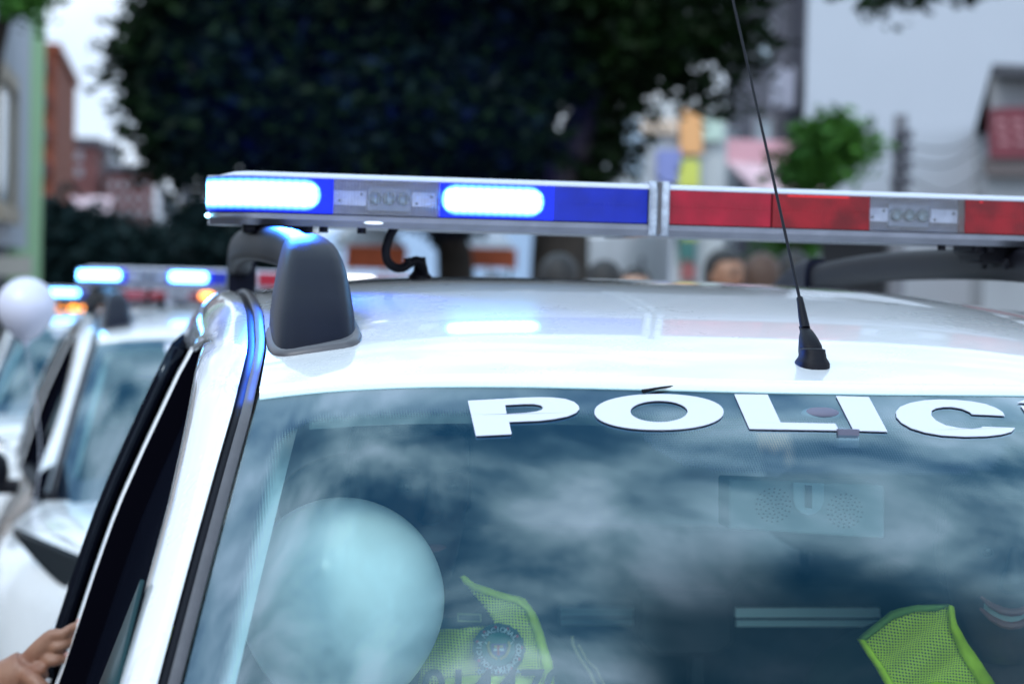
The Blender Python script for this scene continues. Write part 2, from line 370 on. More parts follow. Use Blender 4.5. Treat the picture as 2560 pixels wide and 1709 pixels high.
def build_car(full=True, lights='main'):
    car = empty('police_car')
    # ---- roof
    m = MB()
    def fr(u, v):
        X0 = (u * 2 - 1); Ya = 1.55
        Yc = lerp(-1, 1, v)
        Y = 0; X = 0
        for _ in range(4):
            Y = lerp(yh(X) , Ya, v); X = X0 * wd(Y)
        return (X, Y, roofz(X, Y))
    m.grid(fr, 48, 44)
    # rolled front lip of the roof panel
    def lip(u, v):
        X = (u * 2 - 1) * wd(-.62); a = v * pi * .5
        return (X, yh(X) - .008 * sin(a), roofz(X, yh(X)) - .0135 * (1 - cos(a)))
    m.grid(lambda u, v: lip(u, 1 - v), 48, 5)
    roof = m.build('roof', PAINT, car, ang=50)
    # ---- windscreen
    m = MB(); fade = []; uvm = []
    NU, NV = 90, 60
    def wsp(u, v, off=0.0):
        q = v * QMAX; X = (u * 2 - 1) * EX(q)
        Y = yh(X) - q - .004
        return Vector((X, Y, wsz(X, Y) + off))
    m.grid(lambda u, v: wsp(1 - u, v, -.001), 50, 30)
    ws = m.build('windscreen', WSG, car)
    m = MB(); m.grid(lambda u, v: wsp(u, v, -.0055), NU * 2, NV * 2)
    for j in range(NV * 2 + 1):
        for i in range(NU * 2 + 1):
            u = i / (NU * 2); v = j / (NV * 2); q = v * QMAX; X = (u * 2 - 1) * EX(q)
            # rounded frame: distance to the clear field
            wx = EX(q) - .023 - .012 * v; q0 = .034; q1 = QMAX - .10; r = .05
            dx = max(abs(X) - (wx - r), 0); dq = max(q0 + r - q, q - (q1 - r), 0)
            d = sqrt(dx * dx + dq * dq) - r
            f = min(1, max(0, (d + .0125) / .0125))
            # dotted field round the mirror foot
            if abs(X) < .19 and q < .125:
                e_ = max(abs(X) - .13, 0) ** 2 + max(q - .062, 0) ** 2
                if e_ < .058 ** 2: f = max(f, .50)
            fade.append(f); uvm.append((X, q, 0))
    m.at = {'fade': fade, 'uvm': uvm}
    fr_ = m.build('ceramic_border', FRIT, ws)
    # rubber line and trim round the glass, seal, painted pillar
    for s in (-1, 1):
        def E(q):
            X = s * EX(q); Y = yh(X) - q; return Vector((X, Y, wsz(X, Y)))
        def F(q):    # front edge of the side window opening
            tab = [(-.05, (.600, .14, 1.515)), (0, (.606, -.14, 1.510)), (.03, (.611, -.25, 1.503)), (.06, (.617, -.34, 1.486)), (.10, (.622, -.40, 1.460)), (.15, (.630, -.48, 1.422)), (.22, (.644, -.60, 1.364)), (.42, (.684, -.90, 1.231)), (.72, (.757, -1.34, 1.045))]
            pts = []
            for (a, b), (c, d) in zip(tab, tab[1:]):
                if q <= c:
                    t = (q - a) / (c - a); t = max(0, t); p = Vector(b).lerp(Vector(d), t); return Vector((s * p.x, p.y, p.z))
            return Vector((s * .757, -1.34, 1.045))
        def path(t):
            """frame line: t 0..1 down the screen edge, t<0 back along the roof ditch"""
            if t >= 0: return E(t * QMAX)
            Y = yh(.555) - t * 2.1; return Vector((s * wd(Y), Y, roofz(wd(Y), Y) + .0))
        def sm(t, a=-.16, b=.16):
            x = min(1, max(0, (t - a) / (b - a))); return x * x * (3 - 2 * x)
        def path2(t):
            if abs(t) > .12: return path(t)
            k = .12 - abs(t); acc = Vector((0, 0, 0))
            for j in range(-4, 5): acc += path(t + k * j / 5)
            return acc / 9
        def outv(t): return Vector((s, 0, -.10)).normalized().lerp(Vector((s * .985, .10, .12)).normalized(), sm(t)).normalized()
        def bandat(t, o, h):
            p = path2(t); n = Vector((0, 0, 1)).lerp(Vector((0, -.45, .9)).normalized(), sm(t)).normalized(); return p + outv(t) * o + n * h
        ts = [-1 + k / 40 for k in range(41)] + [k / 40 for k in range(1, 41)]
        def strip(o0, o1, h, name, mt, par, dep=.008):
            rs = []
            for t in ts: rs.append([bandat(t, o0, -dep), bandat(t, o0, h), bandat(t, (o0 + o1) / 2, h + .0018), bandat(t, o1, h), bandat(t, o1, -dep)])
            MB().rings(rs).build(name, mt, par, ang=60)
        strip(.0015, .0115, .002, 'screen_trim', TRIM, car)
        strip(.0115, .0205, -.0035, 'seal', RUBBER, car)
        # painted pillar and cant rail: from the seal to the window edge
        tt = [-1 + k / 60 for k in range(60)] + [k / 60 for k in range(61)]
        def Fv(t):
            if t >= 0: return F(t * QMAX)
            Y = lerp(F(0).y, 1.55, -t); z = ztop(Y) if Y > .1 else lerp(1.512, ztop(.1), (Y + .10) / .2); return Vector((s * sidex(Y, z), Y, z))
        def prof(u, v):
            i = v * (len(tt) - 1); a = int(min(i, len(tt) - 2)); t = lerp(tt[a], tt[a + 1], i - a)
            A = bandat(t, .0205, .0015); B = Fv(t)
            p = A.lerp(B, u); ch = (B - A).length
            w_ = sm(t, -.3, .25); n = Vector((s * .6, 0, .8)).lerp(Vector((s * .42, -.55, .60)), w_).normalized()
            bl = sin(pi * u ** .75) ** .8 * lerp(.020, .010 + .045 * min(ch, .3), w_)
            st = .0
            return p + n * bl
        MB().grid(prof, 16, 120).build('windscreen_pillar' if True else '', PAINT, car, ang=60)
        # black frame lining the window opening
        MB().grid(lambda u, v: Fv(lerp(-1, 1, v)) + Vector((-s * .035 * u, .02 * u, 0)), 3, 60).build('window_lining', VOID, car)
        # side panes, set inside the frame
        def pane(y0, y1, name, mt, inset=.012, front=False):
            m = MB()
            def fn(u, v):
                if front:
                    # follow the raked front edge
                    q = lerp(QMAX, .0, v)
                    zt = lerp(1.05, ztop(y1) - .0, v); Fp = F(q)
                    z = lerp(1.045, 1.512, v); 
                    yf = F(lerp(.72, 0.0, 0)).y
                    # find y on F at this z
                    lo, hi = 0., .72
                    for _ in range(20):
                        md = (lo + hi) / 2
                        if F(md).z > z: lo = md
                        else: hi = md
                    yf = F(lo).y; Y = lerp(yf + .005, y1, u); z = min(z, ztop(max(Y, .0)) + .02)
                else:
                    Y = lerp(y0, y1, u); z = lerp(1.045, ztop(Y) + .01, v)
                return Vector((s * (sidex(Y, z) - inset), Y, z))
            m.grid(fn, 10, 12); return m.build(name, mt, car)
        pane(-1.34, .06, 'side_window', SIDEG, .030, True)  # front pane: dark sheet painting the shade inside an open window
        pane(.12, .98, 'side_window', SIDEG, .010); pane(1.04, 1.55, 'side_window', SIDEG, .006)
        # B, C pillars
        for y0, y1, pr, mt in ((.045, .078, .004, PAINT), (.086, .115, .003, PAINT), (.98, 1.04, .004, PAINT), (1.50, 1.60, .006, PAINT)):
            m = MB()
            def fp(u, v):
                Y = lerp(y0, y1, u); z = lerp(1.04, ztop(Y) + .012, v); b = sin(pi * u) * .004
                return Vector((s * (sidex(Y, z) + pr + b), Y, z))
            m.grid(fp, 4, 14); df = m.build('door_frame', mt, car)
            m = MB(); m.grid(lambda u, v: fp(0, v) + Vector((-s * .05 * u, 0, 0)), 2, 14); m.build('door_seal', VOID, df)
            m = MB(); m.grid(lambda u, v: fp(1, v) + Vector((-s * .05 * u, 0, 0)), 2, 14); m.build('door_seal', VOID, df)
        # waist seal
        m = MB(); m.rings([[Vector((s * (sidex(Y, 1.05) + a), Y, z)) for a, z in ((-.03, 1.035), (.006, 1.035), (.006, 1.052), (-.03, 1.056))] for Y in [lerp(-1.3, 1.5, k / 20) for k in range(21)]])
        m.build('waist_seal', RUBBER, car)
        # door mirror
        m = MB(); c = Vector((s * .93, -1.10, 1.10)); rs = []
        for k in range(9):
            a = k / 8; r = sin(pi * (.12 + .8 * a)) ** .6
            rs.append([c + Vector((s * .115 * r * (abs(cos(b)) ** .7) * (1 if cos(b) > 0 else -1), -.07 + .14 * a, .075 * r * (abs(sin(b)) ** .7) * (1 if sin(b) > 0 else -1))) for b in [2 * pi * i / 18 for i in range(18)]])
        m.rings(rs); m.tube([(s * .79, -1.12, 1.06), (s * .85, -1.11, 1.06)], .022)
        mo = m.build('door_mirror', BLACKPL, car)
        MB().box(s * .93 - .09, s * .93 + .09, -1.036, -1.034, 1.05, 1.15).build('mirror_glass', CHROME, mo)
    # ---- lower body
    def hw(Y): return interp([(-2.03, .64), (-1.96, .75), (-1.84, .83), (-1.65, .865), (-.5, .865), (1.2, .87), (1.7, .83), (1.96, .72)], Y)
    def hoodz(Y): return interp([(-2.03, .90), (-2.0, .96), (-1.9, .995), (-1.6, 1.02), (-1.30, 1.04)], Y)
    st = [-2.03, -2.01, -1.95, -1.86, -1.74, -1.6, -1.48, -1.36]
    rs = []
    def ring(pts): return pts + [(-x, y, z) for x, y, z in reversed(pts)]
    for Y in st:
        h = hoodz(Y); W = hw(Y); lo = .22 if Y > -2.0 else .30
        rs.append(ring([(.001, Y, h + .012), (W * .45, Y, h + .008), (W * .72, Y, h - .003), (W * .86, Y, h - .022), (W * .95, Y, h - .07), (W, Y, h - .16), (W + .005, Y, .62), (W - .01, Y, .45), (W - .05, Y, lo), (.001, Y, lo)]))
    for Y in (-1.30, -1.0, -.5, 0, .5, 1.0, 1.4, 1.7, 1.85, 1.96):
        W = hw(Y); b = sidex(Y, 1.045)
        if Y > 1.8: b = min(b, W)
        rs.append(ring([(.001, Y, .42), (W * .45, Y, .42), (b - .09, Y, .43), (b - .07, Y, 1.03), (b - .002, Y, 1.036), (W - .012, Y, .90), (W + .005, Y, .62), (W - .01, Y, .45), (W - .05, Y, .25), (.001, Y, .22)]))
    MB().rings(rs).build('body', PAINT, car, ang=35)
    # bonnet panel, cowl, grille, bumper, lamps
    def bon(u, v):
        Y = lerp(-2.00, -1.40, v); W = hw(Y) * .84; X = (u * 2 - 1) * W; h = hoodz(Y); a = abs(u * 2 - 1)
        return (X, Y, h + .022 - .012 * a - .02 * a ** 4 + (.008 if .42 < a < .62 else 0))
    MB().grid(bon, 40, 24).build('bonnet', PAINT, car)
    MB().box(-.60, .60, -1.42, -1.30, .98, 1.03).build('cowl', BLACKPL, car, bevel=.01)
    def front(x0, x1, z0, z1, y, mt, name, par=None, th=.03, b=.012, tilt=0, taper=0):
        m = MB(); n = 16
        rs = []
        for k in range(n + 1):
            X = lerp(x0, x1, k / n); yy = y + .22 * abs(X) ** 3.0
            tz = tilt * max(0, abs(X) - .30); tp = taper * max(0, abs(X) - .62) ** 1.5 / .08; rs.append([(X, yy, z0 + tz + tp), (X, yy - th, z0 + .01 + tz + tp), (X, yy - th, z1 - .01 + tz), (X, yy, z1 + tz)])
        return m.rings(rs).build(name, mt, par or car, bevel=b)
    g = front(-.46, .46, .70, .86, -2.05, BLACKPL, 'grille'); front(-.44, .44, .77, .79, -2.085, CHROME, 'grille_bar', g, .008, .002)
    front(-.72, .72, .44, .67, -2.06, PAINT, 'bumper', None, .05); front(-.60, .60, .26, .41, -2.06, BLACKPL, 'bumper_intake', None, .04)
    MB().tube([(0, -2.09, .78), (0, -2.105, .78)], .05, 20).build('front_emblem', CHROME, car)
    for s in (-1, 1):
        front(*sorted((s * .44, s * .80)), .70, .82, -2.045, LAMPM, 'headlight', None, .012, .004, .40, .10)
    # wheels
    for s in (-1, 1):
        for Y in (-1.42, 1.14):
            wv = empty('wheel', (s * .80, Y, .335)); wv.parent = car
            m = MB(); prof_ = [(.20, -.10), (.30, -.115), (.333, -.09), (.337, 0), (.333, .09), (.30, .115), (.20, .10)]
            m.rings([[(x, r * cos(a), r * sin(a)) for r, x in prof_] for a in [2 * pi * k / 36 for k in range(36)]], False, loop=True).build('tyre', TYRE, wv)
            m = MB(); m.rings([[(s * x, r * cos(a), r * sin(a)) for r, x in ((.02, .06), (.06, .075), (.19, .07), (.21, .10), (.21, -.09), (.02, -.09))] for a in [2 * pi * k / 30 for k in range(30)]], False, loop=True)
            for k in range(5):
                a = 2 * pi * k / 5
                m.box(*sorted((s * .07, s * .095)), -.02, .02, .03, .19) if k == 0 else None
            m.build('rim', RIM, wv)
            m = MB(); m.rings([[(s * xx, (Y) + rr * cos(a), .335 + rr * sin(a)) for rr, xx in ((.35, .875), (.41, .885), (.41, .80), (.35, .80))] for a in [pi * k / 20 for k in range(21)]]).build('wheel_arch', BLACKPL, car)
    # tail
    m = MB()
    def tail(u, v):
        X0 = u * 2 - 1; Y = lerp(1.55, 1.93, v); z = lerp(roofz(0, 1.55), .96, v); W = lerp(wd(1.55) + .03, .75, v)
        return (X0 * W, Y + .03 * sin(pi * v), z - .03 * X0 ** 4 * (1 - v))
    m.grid(tail, 20, 10); m.build('tailgate', PAINT, car)
    MB().grid(lambda u, v: Vector(tail(.08 + .84 * u, .12 + .7 * v)) + Vector((0, .012, .006)), 12, 8).build('rear_window', SIDEG, car)
    # ---- roof rails
    for s in (-1, 1):
        # moulded front foot
        rows = [(884, 694, 903, 2.295, .17), (876, 694, 904, 2.297, .18), (840, 695, 902, 2.315, .19), (790, 698, 898, 2.34, .20), (740, 705, 890, 2.375, .21), (690, 713, 880, 2.41, .20), (650, 720, 867, 2.44, .19), (625, 725, 854, 2.465, .17), (608, 729, 841, 2.49, .16), (597, 733, 826, 2.515, .14), (590, 737, 813, 2.54, .115), (586.5, 743, 802, 2.56, .09), (585, 752, 792, 2.575, .06)]
        rs = []
        for py, pl, pr_, Yp, ln in rows:
            a = P(pl, py, Yp); b = P(pr_, py, Yp); xl, xr = a.x - .004, b.x; z = a.z * .5 + b.z * .5; y0 = a.y
            r = []
            for k in range(28):
                an = 2 * pi * k / 28; cx, cy = cos(an), sin(an); ex = .42
                x = (xl + xr) / 2 + (xr - xl) / 2 * math.copysign(abs(cx) ** ex, cx)
                y = y0 + ln / 2 + ln / 2 * math.copysign(abs(cy) ** ex, cy) + .012 * abs(cx) ** 3 * (1 if cy < 0 else 0)
                r.append((x * (1 if s < 0 else -1), y, z - (.0 if cy < 0 else .0)))
            rs.append(r)
        rl = empty('roof_rail'); rl.parent = car
        MB().rings(rs).build('rail_foot', PODPL, rl, ang=80)
        # gasket plate under the foot
        g0 = rs[0]; cxm = sum(p[0] for p in g0) / 28; cym = sum(p[1] for p in g0) / 28
        gk = []
        for sc, dz in ((1.10, -.012), (1.10, .0), (1.06, .004), (.9, .006)):
            gk.append([(cxm + (p[0] - cxm) * sc, cym + (p[1] - cym) * (1 + (sc - 1) * .7), roofz(cxm + (p[0] - cxm) * sc, cym + (p[1] - cym) * 1.1) + dz + .002) for p in g0])
        MB().rings(gk).build('foot_gasket', TRIM, rl, ang=60)
        # rail beam, oval section
        tab = [(-.25, .485, 1.622, .9), (-.14, .497, 1.641, 1), (0, .518, 1.650, 1), (.3, .532, 1.654, 1), (.7, .535, 1.648, 1), (1.0, .53, 1.63, 1), (1.12, .525, 1.61, 1)]
        pts = catmull([(Y, X, z) for Y, X, z, k in tab], 5); rs = []
        for p in pts:
            rs.append([(s * (p[1] + .021 * math.copysign(abs(cos(a)) ** .6, cos(a))), p[0], p[2] - .012 + .024 * math.copysign(abs(sin(a)) ** .7, sin(a))) for a in [2 * pi * k / 20 for k in range(20)]])
        MB().rings(rs).build('rail_beam', RUBBER, rl, ang=60)
        # rear foot
        rs = []
        for k in range(9):
            t = k / 8; Y = 1.00 + t * .38; zt_ = lerp(1.655, roofz(.52, 1.38) + .006, t ** 1.8); zb = roofz(.5, Y) - .03
            rs.append([(s * (.525 + .024 * math.copysign(abs(cos(a)) ** .5, cos(a))), Y, (zt_ + zb) / 2 + (zt_ - zb) / 2 * math.copysign(abs(sin(a)) ** .5, sin(a))) for a in [2 * pi * j / 20 for j in range(20)]])
        MB().rings(rs).build('rail_foot', PODPL, rl, ang=60)
        for yy in (-.02, .06):
            MB().tube([(s * .496, yy + .04, 1.640), (s * .490, yy + .04, 1.640)], .008, 6).build('bolt', BLACKPL, rl)
    build_bar(car, lights)
    MB().add([P(362, 1450, 2.00), P(299, 1715, 1.90), P(290, 1760, 1.88), P(243, 1760, 2.10), P(258, 1709, 2.12), P(345, 1490, 2.08)], [(0, 1, 2, 3, 4, 5)]).build('door_glass', mat('teal_glass', (.010, .038, .045), .4, spec=.1), car, solid=.004)
    # ---- aerial
    an = empty('aerial'); an.parent = car
    def AX(px, py):
        d = ray(px, py); Yp = d.y * (.03 - CAM.x) / d.x; return P(px, py, Yp)
    b0 = on_roof(2031, 912)
    rs = []
    for h, sx, sy in ((-.008, .0178, .026), (.002, .0176, .026), (.0045, .0165, .024), (.008, .0142, .021), (.014, .0130, .019), (.0165, .0128, .018), (.0175, .010, .016)):
        rs.append([(b0.x + sx * math.copysign(abs(cos(a)) ** .7, cos(a)), b0.y + .0 + sy * sin(a) * (1 if sin(a) > 0 else .8), b0.z + h + .012 * (1 if False else 0)) for a in [2 * pi * k / 24 for k in range(24)]])
    MB().rings(rs).build('aerial_base', BLACKPL, an, ang=50, bevel=0)
    k0 = AX(2030, 893); k1 = AX(2028, 862); k2 = AX(2020, 830); k3 = AX(2012, 816)
    rs = []
    for p, rx, ry in ((k0 + Vector((0, 0, -.006)), .0118, .015), (k0, .0118, .016), (k0.lerp(k1, .5), .0122, .016), (k1, .0115, .015), (k1.lerp(k2, .6), .0092, .012), (k2, .0070, .009), (k3, .0052, .006)):
        rs.append([(p.x + rx * math.copysign(abs(cos(a)) ** .75, cos(a)), p.y + .004 + ry * math.copysign(abs(sin(a)) ** .75, sin(a)), p.z) for a in [2 * pi * k / 20 for k in range(20)]])
    MB().rings(rs).build('aerial_hinge', BLACKPL, an, ang=60)
    MB().tube([AX(2013, 822), AX(2007, 790), AX(2002, 760), AX(1999, 745), AX(1998.5, 743)], [.0056, .0049, .0040, .0036, .0026], 14).build('aerial_sleeve', RUBBER, an)
    MB().tube([AX(1999, 746), AX(1918, 380), AX(1832, 0), AX(1800, -150)], [.0018, .0017, .0015, .0013], 10).build('aerial_mast', BLACKPL, an)
    # ---- lettering on the screen
    q = lambda x, y: (1100 + x / 1.609, 940 + y / 1.609)
    ell = lambda cx, cy, rx, ry, n=44, ex=1.0: [(cx + rx * math.copysign(abs(cos(2 * pi * k / n)) ** ex, cos(2 * pi * k / n)), cy + ry * math.copysign(abs(sin(2 * pi * k / n)) ** ex, sin(2 * pi * k / n))) for k in range(n)]
    LET = [('P', [(112, 98), (240, 91), (330, 86), (400, 84), (455, 85), (505, 91), (540, 103), (558, 119), (560, 132), (548, 146), (515, 160), (460, 171), (400, 178), (278, 183), (288, 232), (145, 239)], [(262, 115), (340, 111), (380, 111), (405, 116), (415, 125), (410, 134), (390, 141), (345, 147), (268, 151)]),
           ('O', ell(881, 143, 260, 72, ex=.94), ell(881, 141, 115, 43)),
           ('L', [(1184, 72), (1318, 73), (1370, 185), (1590, 190), (1605, 217), (1245, 211)], None),
           ('I', [(1593, 79), (1725, 83), (1800, 222), (1664, 218)], None),
           ('C', [(2272, 158), (2262, 142), (2235, 126), (2190, 110), (2140, 101), (2080, 95), (2010, 93), (1950, 96), (1890, 107), (1850, 123), (1834, 143), (1836, 163), (1855, 185), (1895, 208), (1950, 225), (2020, 237), (2110, 242), (2200, 240), (2260, 233), (2300, 222), (2313, 207), (2183, 202), (2175, 207), (2140, 211), (2090, 208), (2035, 197), (1995, 178), (1976, 157), (1978, 138), (1995, 128), (2025, 123), (2060, 123), (2100, 130), (2130, 143), (2140, 152)], None),
           ('I', [(2336, 118), (2462, 126), (2570, 268), (2434, 262)], None), ('accent', [(2322, 106), (2420, 66), (2520, 68), (2430, 112)], None),
           ('A', [(2640, 272), (2760, 132), (2890, 142), (3160, 300), (3020, 296), (2975, 268), (2800, 258), (2785, 278)], None)]
    import mathutils
    def tess(loops):
        v3 = [[Vector((x, y, 0)) for x, y in lp] for lp in loops]
        tri = mathutils.geometry.tessellate_polygon(v3); flat = [p for lp in loops for p in lp]; return flat, tri
    def dens(lp, st=28):
        o = []
        for a, b in zip(lp, lp[1:] + lp[:1]):
            n = max(1, int(math.hypot(b[0] - a[0], b[1] - a[1]) / st))
            for k in range(n): o.append((lerp(a[0], b[0], k / n), lerp(a[1], b[1], k / n)))
        return o
    for nm, outl, hole in LET:
        loops = [dens(outl)] + ([dens(list(reversed(hole)))] if hole else [])
        flat, tri = tess(loops)
        top = [on_ws(*q(x, y), .0007) for x, y in flat]; n = len(top)
        # thin vinyl film: top, underside and edge
        m = MB(); dn = Vector((0, .0001, -.0006))
        fs = [tuple(t) for t in tri]
        m.add(top + [p + dn for p in top], fs + [tuple(n + i for i in reversed(t)) for t in tri])
        lo = m.build('letter', DECAL, ws, smooth=False)
        # dark copy under each letter paints its shadow in the glass
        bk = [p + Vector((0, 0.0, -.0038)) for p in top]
        MB().add(bk, fs).build('letter_shadow', LETTERSH, lo, smooth=False)
    # small wiper-like twig mark and header bracket
    MB().tube([on_ws(1606, 978, .002), on_ws(1650, 969, .002), on_ws(1700, 962, .002)], [.0022, .0012, .0008], 6).build('twig', RUBBER, ws)
    p = on_ws(2022, 968, .0); m = MB(); m.ball(p + Vector((0, 0, .0)), .014, .006, .0022).build('header_clip', RUBBER, ws)
    # mirror foot behind glass
    c0 = on_ws(2052, 1037, -.008); m = MB(); m.ball(c0, .022, .014, .008); a = on_ws(2090, 1085, -.009); b = on_ws(2128, 1106, -.012)
    m.box(a.x - .002, b.x + .006, a.y - .014, a.y + .016, a.z - .012, a.z + .006); m.build('mirror_foot', mat('mirror_foot_plastic', (.13, .13, .19), .7), ws)
    # ---- interior
    m = MB(); m.grid(lambda u, v: (lambda X, Y: (X, Y, roofz(X, Y) - .045))((u * 2 - 1) * .52, lerp(-.60, 1.5, v)), 16, 16).build('headliner', GREYIN, car)
    m = MB(); m.grid(lambda u, v: (lambda X: (X, yh(X) + .03 + .03 * v, zh(X) - .006 - .042 * v))((u * 2 - 1) * .50), 20, 3).build('header_trim', GREYIN, car)
    for s in (-1, 1):
        MB().grid(lambda u, v: Vector((s * (EX(v * QMAX) - .014 - .030 * u), yh(.55) - v * QMAX + .05 + .02 * u, wsz(.55, yh(.55) - v * QMAX) - .030 - .012 * u)), 4, 16).build('pillar_trim', GREYIN, car)
        sv = MB(); sv.box(s * .30 - .17, s * .30 + .17, -.60, -.46, 1.478, 1.492); sv.build('sun_visor', GREYIN, car, bevel=.006)
    m = MB(); rs = [[(x, y, z) for y, z in ((-1.32, .80), (-1.36, 1.00), (-1.10, 1.005), (-.86, .97), (-.78, .90), (-.82, .62))] for x in (-.74, -.4, -.1, .1, .4, .74)]
    m.rings(rs).build('dashboard', DASH, car, bevel=.02)
    # overhead console with speaker holes and oval lamp, behind the mirror
    Yc = 2.36
    m = MB(); q4 = [P(1822, 1196, Yc), P(2212, 1212, Yc), P(2212, 1346, Yc), P(1822, 1322, Yc)]
    con = MB().prism(q4, (0, .05, .0)).build('overhead_console', mat('console_plastic', (.20, .26, .28), .6), car, bevel=.003)
    m = MB()
    for cx, cy in ((1934, 1262), (2113, 1276)):
        for r_, n_ in ((6, 3), (15, 7), (25, 12), (35, 16), (45, 20)):
            for k in range(n_):
                an_ = 2 * pi * k / n_ + r_; pp = P(cx + r_ * cos(an_) * .95, cy + r_ * .92 * sin(an_), Yc - .002)
                m.tube([pp, pp + Vector((0, .002, 0))], .0011, 6)
    m.build('speaker_grille', DASH, con)
    ou = [(1984, 1206), (2060, 1208), (2060, 1250), (2052, 1272), (2036, 1284), (2020, 1287), (2004, 1282), (1990, 1268), (1984, 1248)]
    MB().prism([P(x, y, Yc - .006) for x, y in ou], (0, .005, 0)).build('dome_lamp', mat('lamp_grey', (.30, .42, .48), .5), con)
    MB().prism([P(x, y, Yc - .008) for x, y in ((2014, 1212), (2030, 1213), (2030, 1270), (2014, 1268))], (0, .003, 0)).build('lamp_slot', DASH, con)
    # rear cabin rails that catch the light, monitor column
    pr = mat('pale_partition', (.85, .95, .95), .35, metal=.25)
    for a, b, y0, y1, k in ((1400, 1590, 1518, 1540, 3.4), (1402, 1590, 1546, 1562, 3.4), (1840, 2200, 1519, 1543, 2.84), (1842, 2200, 1550, 1566, 2.84)):
        MB().prism([P(a, y0, k + .006), P(b, y0, k + .006), P(b, y1, k), P(a, y1, k)], (0, .01, 0)).build('partition_rail', pr, car)
    MB().prism([P(1600, 1475, 2.9), P(1832, 1478, 2.9), P(1838, 1605, 2.9), P(1800, 1640, 2.9), P(1640, 1640, 2.9), P(1600, 1600, 2.9)], (0, .05, 0)).build('monitor', DASH, car, bevel=.006)
    MB().prism([P(1730, 1640, 2.92), P(1760, 1640, 2.92), P(1760, 1900, 2.92), P(1730, 1900, 2.92)], (0, .03, 0)).build('monitor_post', DASH, car)
    for s in (-1, 1):
        X = s * .36
        rs = []
        for z, wx, y, th in ((.42, .25, .02, .10), (.60, .25, .03, .10), (.9, .245, .10, .09), (1.10, .22, .16, .07), (1.17, .17, .18, .05)):
            rs.append([(X + wx * math.copysign(abs(cos(a)) ** .5, cos(a)), y + th + th * math.copysign(abs(sin(a)) ** .6, sin(a)), z) for a in [2 * pi * k / 20 for k in range(20)]])
        se = MB().rings(rs).build('seat', SEATM, car)
        m = MB(); m.ball((X, .30, 1.27), .13, .05, .075); m.tube([(X - .06, .28, 1.14), (X - .06, .30, 1.24)], .007); m.tube([(X + .06, .28, 1.14), (X + .06, .30, 1.24)], .007)
        m.build('headrest', SEATM, se)
        MB().box(X - .25, X + .25, -.42, .10, .44, .58).build('seat_cushion', SEATM, se, bevel=.04)
    MB().box(-.745, .745, .98, 1.90, 1.03, 1.055).build('parcel_shelf', DARKIN, car)
    MB().box(-.745, .745, 1.90, 1.915, .9, 1.12).build('tailgate_trim', DARKIN, car)
    MB().box(-.66, .66, .95, 1.12, .45, 1.08).build('rear_seat', SEATM, car, bevel=.05)
    m = MB(); c = Vector((.36, -.62, .93)); rs = []
    m.rings([[c + Vector((.185 * cos(a), .03 * sin(a) * 0 + .10 * sin(a) * .9, .165 * sin(a))) + (Vector((cos(a), 0, sin(a))) * cos(b) + Vector((0, -1, .3)) * sin(b)) * .015 for b in [2 * pi * k / 8 for k in range(8)]] for a in [2 * pi * j / 32 for j in range(32)]], False, loop=True)
    m.build('steering_wheel', DASH, car)
    return car

def capsule_pts(x0, x1, z0, z1, lflat=False, n=12):
    r = (z1 - z0) / 2; zc = (z0 + z1) / 2; rx = r * 1.05; o = []
    for k in range(n + 1):
        a = -pi / 2 + pi * k / n; o.append((x1 - rx + rx * cos(a), zc + r * sin(a)))
    if lflat: o += [(x0 + .004, z1), (x0, z1 - .004), (x0, z0 + .004), (x0 + .004, z0)]
    else:
        for k in range(n + 1):
            a = pi / 2 + pi * k / n; o.append((x0 + rx + rx * cos(a), zc + r * sin(a)))
    return o
def lit(name, m_, x0, x1, z0, z1, y, par, lflat=False, endy=None):
    r = (z1 - z0) / 2; zc = (z0 + z1) / 2; nx, nz = 40, 10; vs = []; core = []
    for i in range(nx + 1):
        x = lerp(x0, x1, .5 - .5 * cos(pi * i / nx))
        dr = max(0, x - (x1 - r)); dl = 0 if lflat else max(0, (x0 + r) - x)
        h = sqrt(max(0, r * r - max(dr, dl) ** 2)); h = max(h, .0004)
        for j in range(nz + 1):
            b = -cos(pi * j / nz); z = zc + h * b
            e = min((1 - abs(b)) * h, x1 - x, (x - x0) if not lflat else 1) / .008
            vs.append((x, y + (endy(x) if endy else 0), z)); core.append(max(0, min(1, e)))
    fs = [(i * (nz + 1) + j, (i + 1) * (nz + 1) + j, (i + 1) * (nz + 1) + j + 1, i * (nz + 1) + j + 1) for i in range(nx) for j in range(nz)]
    m = MB(); n = len(vs)
    # a millimetre-thick optic: front, back and rim
    bv = [(a, b_ + .0012, c) for a, b_, c in vs]
    rim = [i * (nz + 1) for i in range(nx + 1)] + [nx * (nz + 1) + j for j in range(1, nz + 1)] + [i * (nz + 1) + nz for i in range(nx - 1, -1, -1)] + [j for j in range(nz - 1, 0, -1)]
    m.add(vs + bv, fs + [tuple(n + k for k in reversed(f)) for f in fs] + [(rim[k], n + rim[k], n + rim[(k + 1) % len(rim)], rim[(k + 1) % len(rim)]) for k in range(len(rim))])
    m.at = {'core': core + core}
    return m.build(name, m_, par, smooth=False)

